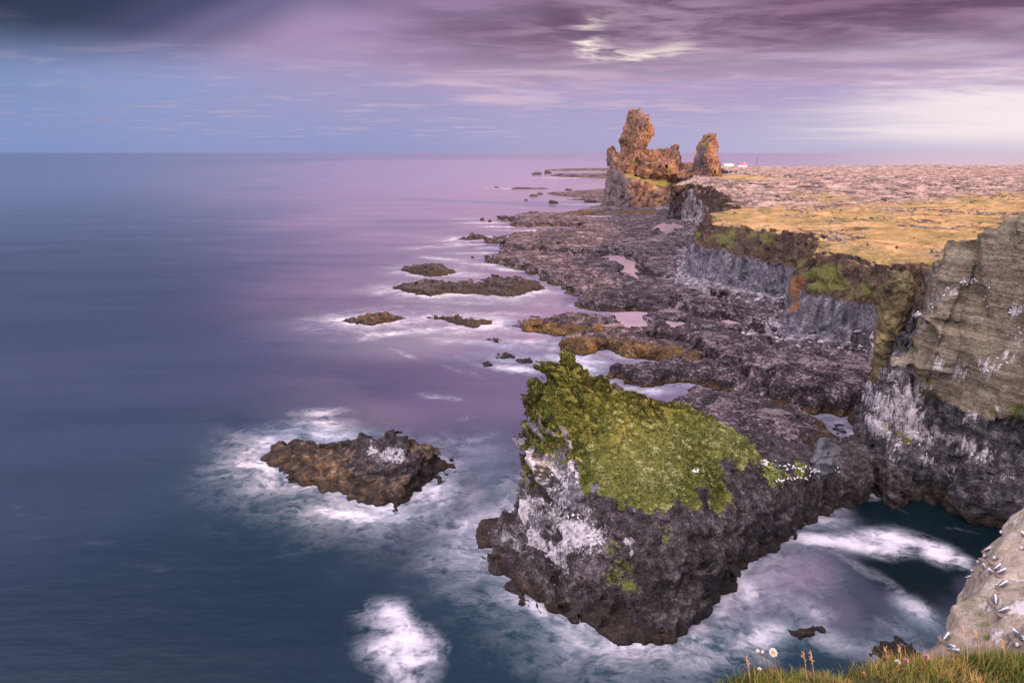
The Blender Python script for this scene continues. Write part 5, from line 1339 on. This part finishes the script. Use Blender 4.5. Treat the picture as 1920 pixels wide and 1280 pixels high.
for dback, dzz in ((-.55, -2.6), (-.42, -1.3), (-.30, -.55), (-.14, -.14), (0, 0), (.12, .05), (.3, .11), (.6, .2), (1.1, .3), (2.0, .45), (4, .6), (9, .8), (25, .6), (70, 0), (140, -.5)):
    e = edge.copy(); e[:, 1] -= dback; e[:, 2] += dzz
    e[:, 0] += (-dback if dback < 0 else 0) * .2
    e[:, 2] += fbm2(e[:, 0].astype(f32) / .35, e[:, 1].astype(f32) / .35, 3, 4.0) * (.035 if abs(dback) < 3 else .2)
    rows.append(e)
G = np.stack(rows, 0)
nr_, nc_ = G.shape[:2]
I, J = np.meshgrid(np.arange(nr_ - 1), np.arange(nc_ - 1), indexing='ij'); k = (I * nc_ + J).ravel()
GQ = np.stack([k, k + nc_, k + nc_ + 1, k + 1], 1)
GV = G.reshape(-1, 3)
MAT_TURF = simple('turf_soil', (.055, .048, .018), .95, .6, 3.0)
put('headland', mesh_arrays('headland', GV, GQ), MAT_TURF, kind='structure', label='grassy headland edge under the viewpoint')
# unseen land past the right edge of the view, added to shade the stack and inlet
hp = [(16, 2.4), (16, -60), (300, -120), (320, 60), (112, 110), (112, 40), (76, 38), (70, 12), (40, 3)]
g = Rect(10, 325, -125, 115, 3.0)
dh = -sdpoly(g.X + fbm2(g.X / 20, g.Y / 20, 3, 1.0) * 3, g.Y + fbm2(g.X / 20, g.Y / 20, 3, 2.0) * 3, hp)
HH = np.where(dh > 0, np.minimum(37.5 + fbm2(g.X / 30, g.Y / 30, 3, 3.0) * 1.5 - np.clip((g.Y - 40) / 20, 0, 3), dh * 9), dh * 2).astype(f32)
V, Q = heightbody(g, HH, np.arange(-1, 42, 2.5), lambda x, y, z: (fbm(x / 9, y / 9, z / 9, 3) * 2, fbm(x / 9 + 5, y / 9, z / 9, 3) * 2, x * 0), 3, 1.0)
put('land', mesh_arrays('land', V, Q, {}), MAT_CLIFF, kind='structure', label='unseen high land beyond the cliff, added for its shade')

# grass blades
MAT_GRASS = leaf_material('grass_blades', [(0, (.025, .035, .008)), (.3, (.06, .09, .014)), (.52, (.13, .16, .03)), (.7, (.30, .22, .07)), (.86, (.42, .25, .10)), (1, (.55, .38, .20))])
def blades(n, seed):
    r = np.random.RandomState(seed)
    lo, hi = ss_[3] + .15, ss_[-2] - .2
    t = r.uniform(lo, hi, n)
    b = np.abs(r.randn(n)) * .33 - .16
    p = np.stack([np.interp(t, tt, edge[:, k]) for k in range(3)], 1)
    prof_b = np.array([-.30, -.14, 0, .12, .3, .6, 1.1, 2.0]); prof_z = np.array([-.55, -.14, 0, .05, .11, .2, .3, .45])
    p[:, 1] -= b; p[:, 2] += np.interp(b, prof_b, prof_z) - .02
    clump = fbm2((p[:, 0] / .16).astype(f32), (p[:, 1] / .16).astype(f32), 3, 5.0)
    dry = fbm2((p[:, 0] / .55).astype(f32), (p[:, 1] / .55).astype(f32), 3, 9.0)
    u_right = sstep(p[:, 0], 1.7, 2.3)
    L = (.046 + .062 * r.rand(n)) * (1 + .55 * clump) * (1 + .15 * u_right)
    a = r.uniform(0, 6.283, n); lean = r.uniform(.05, .75, n)
    d = np.stack([np.cos(a), np.sin(a), np.zeros(n)], 1)
    s_ = np.stack([-np.sin(a), np.cos(a), np.zeros(n)], 1)
    w_ = r.uniform(.0010, .0024, n)
    vs, off = [], 0
    for f_, ww in ((0, 1), (.4, .9), (.75, .6), (1, .1)):
        c = p + d * (L * lean * f_ ** 1.8)[:, None] + np.array([0, 0, 1]) * (L * f_ * (1 - .35 * lean * f_))[:, None]
        vs.append(c - s_ * (w_ * ww)[:, None]); vs.append(c + s_ * (w_ * ww)[:, None])
    V = np.stack(vs, 1).reshape(-1, 3)
    q = np.array([[0, 1, 3, 2], [2, 3, 5, 4], [4, 5, 7, 6]])
    Q = (np.arange(n)[:, None, None] * 8 + q[None]).reshape(-1, 4)
    tip = np.tile(np.array([-.08, -.08, 0, 0, .05, .05, .1, .1]), n)
    straw = np.exp(-((p[:, 0] - np.interp(1790, [1600, 1920], [1.78, 2.9])) / .16) ** 2)
    sh = np.repeat(np.clip(.40 + .16 * dry + .12 * clump + .30 * straw + r.randn(n) * .14, 0, 1), 8) + tip
    return V, Q, np.clip(sh, 0, 1)
V, Q, sh = blades(30000, 2)
put('grass', mesh_arrays('grass', V, Q, dict(shade=sh)), MAT_GRASS, kind='stuff', label='green and straw coloured grass along the headland edge', category='grass')

# ------------------------------------------------------------------ flowers in the grass
def tube(path, rad, seg=7):
    path = np.asarray(path, float); n = len(path)
    rad = np.broadcast_to(np.asarray(rad, float), (n,))
    V, Q = [], []
    for i in range(n):
        d = path[min(i + 1, n - 1)] - path[max(i - 1, 0)]; d /= np.linalg.norm(d)
        a = np.cross(d, [0.12, 1, .07]); a /= np.linalg.norm(a); b_ = np.cross(d, a)
        for k in range(seg):
            th = 2 * math.pi * k / seg
            V.append(path[i] + rad[i] * (a * math.cos(th) + b_ * math.sin(th)))
    for i in range(n - 1):
        for k in range(seg):
            Q.append((i * seg + k, i * seg + (k + 1) % seg, (i + 1) * seg + (k + 1) % seg, (i + 1) * seg + k))
    return np.array(V), np.array(Q)
def join(parts):
    vs, qs, off = [], [], 0
    for v, q in parts:
        vs.append(v); qs.append(q + off); off += len(v)
    return np.concatenate(vs), np.concatenate(qs)
def petals(c, r, n, seed, w_=.25, lift=.0, ball=True):
    """many thin petals or seed hairs standing out from a centre"""
    g_ = np.random.RandomState(seed)
    V, Q = [], []
    for i in range(n):
        d = g_.randn(3)
        if not ball: d[2] = abs(d[2]) + .2
        d /= np.linalg.norm(d)
        s_ = np.cross(d, g_.randn(3)); s_ /= np.linalg.norm(s_)
        L = r * g_.uniform(.75, 1.05); k = len(V)
        V += [c + d * r * .15, c + d * L * .8 + s_ * r * w_, c + d * L, c + d * L * .8 - s_ * r * w_]
        Q.append((k, k + 1, k + 2, k + 3))
    return np.array(V), np.array(Q)
MAT_STEM = simple('flower_stem', (.12, .075, .04)); MAT_SEED = simple('seed_down', (.80, .66, .55), .9); MAT_PINK = simple('thrift_petals', (.62, .26, .36), .7); MAT_WHITE = simple('campion_petals', (.62, .60, .62), .7)
MAT_STRAW = simple('straw', (.50, .30, .14), .8)
def foot(u, v, dep): return np.array(PD(u, v, dep))
def stem_path(a, b_, bow=.01, n=7):
    t = np.linspace(0, 1, n)[:, None]
    return a + (b_ - a) * t + np.array([bow, 0, 0]) * np.sin(t * math.pi)
base = foot(1443, 1278, 2.82)
for k, (u, v, r, lab) in enumerate(((1450, 1222, .0215, 'pale dandelion clock on a stalk at the grass edge, largest of its tuft'), (1430, 1221, .008, 'closed dandelion bud on a thin stalk beside the pale seed head'), (1421, 1219, .009, 'half open dandelion bud leaning out left of the pale seed head'))):
    hd = foot(u, v, 2.80)
    root = put('dandelion', None, label=lab, category='flower', loc=tuple(base + np.array([(k - 1) * -.008, 0, 0])))
    b0 = np.array(root.location)
    vv, qq = tube(stem_path(np.zeros(3), hd - b0, .012), np.linspace(.0030, .0020, 7))
    put('stem', mesh_arrays('stem', vv, qq), MAT_STEM, root)
    vv, qq = petals(hd - b0, r, 260 if k == 0 else 60, 4 + k, .07 if k == 0 else .2)
    put('seed_head', mesh_arrays('seed_head', vv, qq, smooth=False), MAT_SEED, root)
for u, v, r, mt, nm, lab in ((1699, 1238, .014, MAT_PINK, 'thrift', 'pink thrift flower in the grass beside the white one'), (1736, 1231, .015, MAT_PINK, 'thrift', 'pink thrift flower standing highest, near the foot of the pale rock'), (1683, 1241, .014, MAT_WHITE, 'campion', 'white round flower in the grass left of the pink ones'), (1620, 1262, .009, MAT_PINK, 'thrift', 'small pale pink flower half sunk in the grass'), (1424, 1254, .010, MAT_SEED, 'dandelion', 'small brown seed head low over the left end of the grass')):
    dep = np.interp(u, [q[0] for q in LEDGE], [q[2] for q in LEDGE]) - .02
    hd = foot(u, v, dep); ft = foot(u + 4, v + 52, dep)
    root = put(nm, None, label=lab, category='flower', loc=tuple(ft))
    vv, qq = tube(stem_path(np.zeros(3), hd - ft, .004), .0016)
    put('stem', mesh_arrays('stem', vv, qq), MAT_STEM, root)
    vv, qq = petals(hd - ft, r, 120, int(u), .3, ball=False)
    put('flower_head', mesh_arrays('flower_head', vv, qq, smooth=False), mt, root)
for k, (u, v) in enumerate(((1808, 1178), (1831, 1184), (1506, 1222), (1520, 1224), (1400, 1232), (1660, 1214), (1685, 1208), (1880, 1200))):
    dep = np.interp(u, [q[0] for q in LEDGE], [q[2] for q in LEDGE]) + .0
    hd = foot(u, v, dep); ft = foot(u + 6, v + 82, dep)
    root = put('grass_stem', None, label='tall thin grass stem with a straw coloured seed head over the edge', category='grass stem', group='seeding grass stems on the headland edge', loc=tuple(ft))
    pth = stem_path(np.zeros(3), hd - ft, .008)
    vv, qq = tube(pth, np.linspace(.0013, .0007, 7), 5)
    put('stalk', mesh_arrays('stalk', vv, qq), MAT_STRAW, root)
    g_ = np.random.RandomState(k); pv, pq = [], []
    d_ = (pth[-1] - pth[-3]); d_ /= np.linalg.norm(d_)
    for i in range(26):
        c = pth[-1] - d_ * g_.uniform(0, .06); o_ = g_.randn(3) * .006; m_ = len(pv)
        s_ = np.cross(d_, o_); s_ /= np.linalg.norm(s_)
        pv += [c, c + o_ * .6 + d_ * .006 + s_ * .0022, c + o_ + d_ * .013, c + o_ * .6 + d_ * .006 - s_ * .0022]; pq.append((m_, m_ + 1, m_ + 2, m_ + 3))
    put('seed_head', mesh_arrays('seed_head', np.array(pv), np.array(pq), smooth=False), MAT_STRAW, root)

# ------------------------------------------------------------------ kittiwakes
def sdf_mesh(fn, lo, hi, step):
    ax = [np.arange(lo[k], hi[k] + step, step, dtype=f32) for k in range(3)]
    X, Y, Z = np.meshgrid(*ax, indexing='ij')
    F = fn(X, Y, Z).astype(f32); F[F == 0] = 1e-5
    V, Q = surfnets(F)
    return V * step + np.array([a_[0] for a_ in ax]), Q
def ell(X, Y, Z, c, r):
    q = np.sqrt(((X - c[0]) / r[0]) ** 2 + ((Y - c[1]) / r[1]) ** 2 + ((Z - c[2]) / r[2]) ** 2)
    return (q - 1) * min(r)
def smin(a_, b_, k):
    h = np.clip(.5 + .5 * (b_ - a_) / k, 0, 1)
    return b_ + (a_ - b_) * h - k * h * (1 - h)
MAT_BWHITE = simple('bird_white', (.72, .70, .72), .7, .06); MAT_BGREY = simple('bird_grey', (.13, .14, .17), .7, .12); MAT_BBLACK = simple('bird_black', (.02, .02, .022), .6); MAT_BILL = simple('bird_bill', (.45, .36, .08), .5)
MAT_NEST = simple('nest_mud', (.20, .16, .13), .95, .6, 14.0)
def kit_body(X, Y, Z):
    # breast forward (+X), head up, tail behind
    cx = np.cos(.35); sx_ = np.sin(.35)
    f = ell(X * cx + (Z - .11) * sx_, Y, -X * sx_ + (Z - .11) * cx + .0, (0, 0, 0), (.155, .072, .076))
    f = smin(f, ell(X, Y, Z, (.105, 0, .175), (.052, .045, .075)), .04)
    f = smin(f, ell(X, Y, Z, (.132, 0, .232), (.047, .040, .042)), .025)
    f = smin(f, ell(X, Y, Z, (-.20, 0, .065), (.085, .035, .016)), .03)
    return f
BV, BQ = sdf_mesh(kit_body, (-.32, -.1, -.02), (.22, .1, .30), .011)
def wing_of(s):
    def fn(X, Y, Z):
        cx, sx_ = np.cos(.30), np.sin(.30)
        return ell(X * cx + (Z - .125) * sx_, Y - s * .060, -X * sx_ + (Z - .125) * cx, (-.05, 0, .012), (.185, .040, .072))
    return sdf_mesh(fn, (-.30, min(0, s * .11), .0), (.16, max(0, s * .11), .24), .011)
def tip_of(s):
    def fn(X, Y, Z):
        return ell(X + .235, Y - s * .040, Z - .085 + (X + .235) * -.28, (0, 0, 0), (.075, .014, .018))
    return sdf_mesh(fn, (-.36, min(0, s * .07), .03), (-.13, max(0, s * .07), .14), .009)
bill_v, bill_q = tube([(.165, 0, .232), (.19, 0, .229), (.215, 0, .220)], [.013, .010, .002], 8)
legs = [tube([(.02, s * .025, .05), (.025, s * .025, -.02)], .007, 6) for s in (-1, 1)]
eyes = [tube([(.150, s * .033, .242), (.152, s * .041, .242)], [.007, .004], 6) for s in (-1, 1)]
kit0 = put('kittiwake', mesh_arrays('kittiwake', BV, BQ), MAT_BWHITE)
kp = [put('wing', mesh_arrays('wing', *wing_of(s)), MAT_BGREY, kit0) for s in (-1, 1)] + [put('wing_tip', mesh_arrays('wing_tip', *tip_of(s)), MAT_BBLACK, kit0) for s in (-1, 1)] + \
     [put('bill', mesh_arrays('bill', bill_v, bill_q), MAT_BILL, kit0), *[put('leg', mesh_arrays('leg', *q_), MAT_BBLACK, kit0) for q_ in legs], *[put('eye', mesh_arrays('eye', *q_), MAT_BBLACK, kit0) for q_ in eyes]]
def copy_bird(src, parts):
    c = src.copy(); COL.objects.link(c)
    for ch in parts:
        d_ = ch.copy(); COL.objects.link(d_); d_.parent = c; d_.matrix_parent_inverse = ch.matrix_parent_inverse
    return c
nest_v, nest_q = LUMPS[0]
nest_me = mesh_arrays('nest', nest_v * np.array([.24, .24, .15]), nest_q)
near = [(1851, 1034, 10, 1), (1846, 1048, 190, 1), (1840, 1052, 170, 0), (1864, 1052, 200, 1), (1836, 1057, 160, 0), (1824, 1072, 185, 0), (1844, 1068, 80, 1), (1869, 1068, 20, 1), (1877, 1076, 10, 1), (1873, 1072, 240, 0), (1801, 1093, 180, 0), (1814, 1096, 0, 0),
        (1880, 1100, 15, 1), (1864, 1129, 60, 1), (1881, 1149, 5, 1), (1857, 1078, 120, 1), (1789, 1122, 175, 0), (1899, 959, 170, 0), (1908, 940, 200, 0), (1879, 1001, 175, 0), (1761, 1199, 150, 1), (1773, 1198, 30, 1), (1782, 1213, 300, 0), (1790, 1221, 330, 0), (1904, 1194, 120, 1), (1914, 1202, 260, 1), (1908, 1212, 200, 0), (1916, 1030, 200, 0), (1919, 1005, 100, 0), (1752, 1204, 200, 0)]
first = True
for i, (u, v, az_, nest) in enumerate(near):
    loc, nor, idx, dist = hit(TREE_B, u, v)
    if loc is None or dist > 40: continue
    o = kit0 if first else copy_bird(kit0, kp); first = False
    nl_, _, _, _ = TREE_B.ray_cast(loc + Vector((0, 0, .6)), Vector((0, 0, -1)))
    z_ = (nl_.z if nl_ is not None and abs(nl_.z - loc.z) < .6 else loc.z)
    o.location = (loc.x, loc.y, z_ + (.10 if nest else .0) - .02)
    o.rotation_euler = (0, 0, math.radians(az_)); o.scale = (.76, .76, .76)
    o['category'] = 'bird'
    o['label'] = 'grey winged white gull on a nest lump on the pale rock' if nest else 'grey winged white gull perched on the bare edge of the pale rock'
    o['group'] = 'gulls on nests on the pale rock' if nest else 'gulls on the bare edge of the pale rock'
    if nest:
        nn_ = put('nest', nest_me, MAT_NEST, loc=(loc.x, loc.y, z_ - .03), label='brown mud nest stuck to the pale rock under a gull', category='nest', group='mud nests on the pale rock')
        nn_.rotation_euler = (0, 0, i * 1.7)
# smaller ones farther off: no parts needed at their size
FB_V, FB_Q = sdf_mesh(kit_body, (-.32, -.1, -.02), (.22, .1, .30), .024)
far_me = mesh_arrays('gull', FB_V, FB_Q); far_me.materials.append(MAT_BWHITE)
rb = random.Random(4)
def far_birds(tree, n, areas, label, group, scale=1.0):
    k = 0; tries = 0
    while k < n and tries < n * 6:
        tries += 1
        u0, v0, ru, rv_, slope = rb.choice(areas)
        du = rb.uniform(-ru, ru)
        loc, nor, idx, dist = hit(tree, u0 + du, v0 + du * slope + rb.uniform(-rv_, rv_))
        if loc is None or dist > 150: continue
        o = put('gull', far_me, None, label=label, category='bird', group=group)
        o.location = loc + nor * .04; o.rotation_euler = (0, 0, rb.uniform(0, 6.28)); o.scale = (scale,) * 3
        k += 1
far_birds(TREE_S, 75, [(1470, 874, 40, 5, .12), (1440, 870, 16, 5, 0), (1500, 880, 30, 5, .1), (1540, 886, 25, 4, 0), (1480, 900, 40, 3, -.12), (1560, 880, 16, 6, 0), (1300, 884, 10, 3, 0)], 'white gull standing in the flock on the saddle of the green stack', 'gulls on the saddle of the green stack', .85)
far_birds(TREE_S, 40, [(1090, 985, 35, 14, .3), (1060, 960, 30, 12, .3), (1110, 1010, 20, 12, .2), (1050, 900, 40, 20, .3)], 'white gull nesting on the streaked columns of the green stack', 'gulls on the streaked columns', .8)
far_birds(TREE_C, 48, [(1760, 560, 40, 8, -.6), (1735, 580, 20, 8, -.5), (1815, 530, 20, 4, -.2), (1800, 690, 60, 10, .05), (1860, 685, 40, 10, -.2), (1850, 560, 6, 30, 0), (1900, 600, 15, 30, 0), (1690, 760, 40, 50, 0), (1720, 830, 40, 20, .3), (1810, 840, 40, 10, .4)], 'white gull on a ledge of the banded cliff', 'gulls on the banded cliff', .8)

# ------------------------------------------------------------------ distant farm and masts
MAT_WALLW = simple('white_render', (.78, .74, .76), .7, .05); MAT_ROOFR = simple('red_roof', (.42, .10, .13), .6, .1); MAT_ROOFW = simple('pale_roof', (.62, .58, .60), .6, .1); MAT_GLASS = simple('dark_glass', (.03, .03, .04), .2); MAT_MAST = simple('mast_steel', (.16, .13, .15), .6)
def box(x0, x1, y0, y1, z0, z1):
    v = np.array([(x, y, z) for x in (x0, x1) for y in (y0, y1) for z in (z0, z1)], float)
    return v, np.array([(0, 1, 3, 2), (4, 6, 7, 5), (0, 4, 5, 1), (2, 3, 7, 6), (0, 2, 6, 4), (1, 5, 7, 3)])
def gable(x0, x1, y0, y1, z0, h, o=.4, th=.25):
    ym = (y0 + y1) / 2
    prof_ = [(y0 - o, z0), (ym, z0 + h), (y1 + o, z0), (y1 + o, z0 + th), (ym, z0 + h + th), (y0 - o, z0 + th)]
    v = np.array([(x, a_, b_) for x in (x0 - o, x1 + o) for a_, b_ in prof_], float)
    q = [(0, 1, 7, 6), (1, 2, 8, 7), (2, 3, 9, 8), (3, 4, 10, 9), (4, 5, 11, 10), (5, 0, 6, 11), (0, 5, 4, 1), (1, 4, 3, 2), (6, 7, 10, 11), (7, 8, 9, 10)]
    return v, np.array(q)
def house(u, v, L, Wd, H_, roofm, lab, y=880.0):
    x, yy_, z = PY(u, v, y)
    loc, nor, idx, dist = down(TREE_T, x, yy_)
    z = max(z, loc.z if loc is not None else z) - .3
    root = put('farmhouse', None, label=lab, category='house', loc=(x, yy_, z))
    pr_ = np.array([[0., 0., 0.]])
    wv, wq = box(-L / 2, L / 2, -Wd / 2, Wd / 2, 0, H_)
    gv, gq = gable(-L / 2, L / 2, -Wd / 2, Wd / 2, H_ - .02, Wd * .28)
    put('wall', mesh_arrays('wall', wv, wq, smooth=False), MAT_WALLW, root)
    put('roof', mesh_arrays('roof', gv, gq, smooth=False), roofm, root)
    nwin = max(2, int(L / 4))
    for i in range(nwin):
        xc = -L / 2 + (i + .5) * L / nwin
        wv, wq = box(xc - .6, xc + .6, -Wd / 2 - .06, -Wd / 2 + .05, H_ * .35, H_ * .78)
        if i == nwin // 2:
            wv, wq = box(xc - .5, xc + .5, -Wd / 2 - .06, -Wd / 2 + .05, .0, H_ * .78)
            put('door', mesh_arrays('door', wv, wq, smooth=False), MAT_MAST, root)
        else:
            put('window', mesh_arrays('window', wv, wq, smooth=False), MAT_GLASS, root)
    wv, wq = box(L * .2, L * .2 + .9, -.4, .4, H_ + Wd * .2, H_ + Wd * .28 + 1.0)
    put('chimney', mesh_arrays('chimney', wv, wq, smooth=False), MAT_WALLW, root)
house(1365, 315, 13, 7, 3.0, MAT_ROOFW, 'long white farmhouse with a pale roof, just right of the small tower')
house(1391, 315.3, 11, 8, 3.2, MAT_ROOFR, 'white farmhouse with a red roof, right of the long white one')
def mast(u, v0, v1, wdt, lab, y=950.0):
    x, yy_, z = PY(u, v0, y); zt_ = PY(u, v1, y)[2]
    root = put('radio_mast', None, label=lab, category='mast', loc=(x, yy_, z - 1))
    H_ = zt_ - z + 1
    parts = []
    for k in range(3):
        a_ = k * 2.094
        parts.append(tube([(wdt * math.cos(a_), wdt * math.sin(a_), 0), (.3 * wdt * math.cos(a_), .3 * wdt * math.sin(a_), H_)], .16, 5))
    nb_ = 9
    for i in range(nb_):
        for k in range(3):
            f0, f1 = i / nb_, (i + 1) / nb_
            a0, a1 = k * 2.094, (k + 1) * 2.094
            w0, w1 = wdt * (1 - .7 * f0), wdt * (1 - .7 * f1)
            parts.append(tube([(w0 * math.cos(a0), w0 * math.sin(a0), f0 * H_), (w1 * math.cos(a1), w1 * math.sin(a1), f1 * H_)], .09, 4))
    v_, q_ = join(parts)
    put('lattice', mesh_arrays('lattice', v_, q_), MAT_MAST, root)
    v_, q_ = tube([(0, 0, H_ - .5), (0, 0, H_ + 1.8)], .12, 5)
    put('aerial', mesh_arrays('aerial', v_, q_), MAT_MAST, root)
mast(1418.5, 313, 293, .9, 'taller lattice mast standing right of the farmhouses')
mast(1351, 313, 297, .55, 'thin mast close beside the small rock tower')

# leaning slab and blocks where the stack's neck meets the cliff foot
def block(name, edge, dep_y, thick, lean, mat, label, seed, cat='boulder'):
    """angular stone: the outline seen from the viewpoint at its own distance, with real thickness, chipped"""
    c3 = np.array([PY(u, v, dep_y) for u, v in edge])
    c = c3.mean(0)
    pl = c3[:, [0, 2]] - c[[0, 2]]
    lo = pl.min(0) - .4; hi = pl.max(0) + .4
    st = .09
    def fn(X, Y, Z):
        q = fbm(X.ravel() / .9 + seed, Y.ravel() / .9, Z.ravel() / .9, 4).reshape(X.shape)
        ox, oy, oz, rv, dd = blocks(X.ravel() + seed, Y.ravel(), Z.ravel(), .8, 1.2)
        sd = sdpoly(X + q * .15, Z + q * .12 + ox.reshape(X.shape) * .15, pl)
        bump_ = fbm(X.ravel() / 2.2 + seed, Y.ravel() / 2.2, Z.ravel() / 3.0, 3).reshape(X.shape)
        sd = sd - .45 + .10 * rv.reshape(X.shape) + .35 * thick * np.maximum(bump_, -.4)
        rim = np.minimum(thick, .55 * np.sqrt(np.maximum(-sd, 0) * (2.2 * thick)) + .1)
        return np.maximum(sd, np.abs(Y - lean * Z + q * .35 + bump_ * .4 + oy.reshape(X.shape) * .35) - rim)
    V, Q = sdf_mesh(fn, (lo[0], -thick - .6 - abs(lean) * hi[1], lo[1]), (hi[0], thick + .6 + abs(lean) * hi[1], hi[1]), st)
    put(name, mesh_arrays(name, V, Q, dict(shade=np.clip(.5 + .5 * fbm(V[:, 0].astype(f32) / 1.1, V[:, 1].astype(f32) / 1.1, V[:, 2].astype(f32) / 1.6, 3), 0, 1)), sharp=32), mat, loc=tuple(c), label=label, category=cat)
MAT_SLAB = stone_material('slab_stone', (.025, .025, .03), (.065, .065, .075), (.13, .13, .145))
block('slab', [(1514, 880), (1524, 858), (1546, 832), (1560, 836), (1572, 846), (1562, 866), (1538, 884)], 58.0, .8, .35, MAT_SLAB, 'grey leaning rock slab wedged at the neck of the green stack', 3.0)
block('boulder', [(1484, 884), (1486, 868), (1496, 862), (1508, 866), (1512, 880), (1506, 888)], 57.5, .7, .0, MAT_STACK, 'rounded dark boulder beside the grey leaning slab', 8.0)
MAT_PINNACLE = stone_material('pinnacle_stone', (.020, .016, .008), (.10, .078, .034), (.24, .185, .085))
block('rock_pinnacle', [(1640, 720), (1646, 690), (1654, 650), (1650, 600), (1652, 555), (1661, 526), (1673, 510), (1688, 512), (1702, 530), (1706, 562), (1698, 592), (1684, 612), (1672, 645), (1664, 690), (1660, 720)], 72.5, 2.0, -.06, MAT_PINNACLE,
      'narrow olive brown rock pinnacle standing left of the banded cliff across a dark gap', 5.0, 'rock pinnacle')
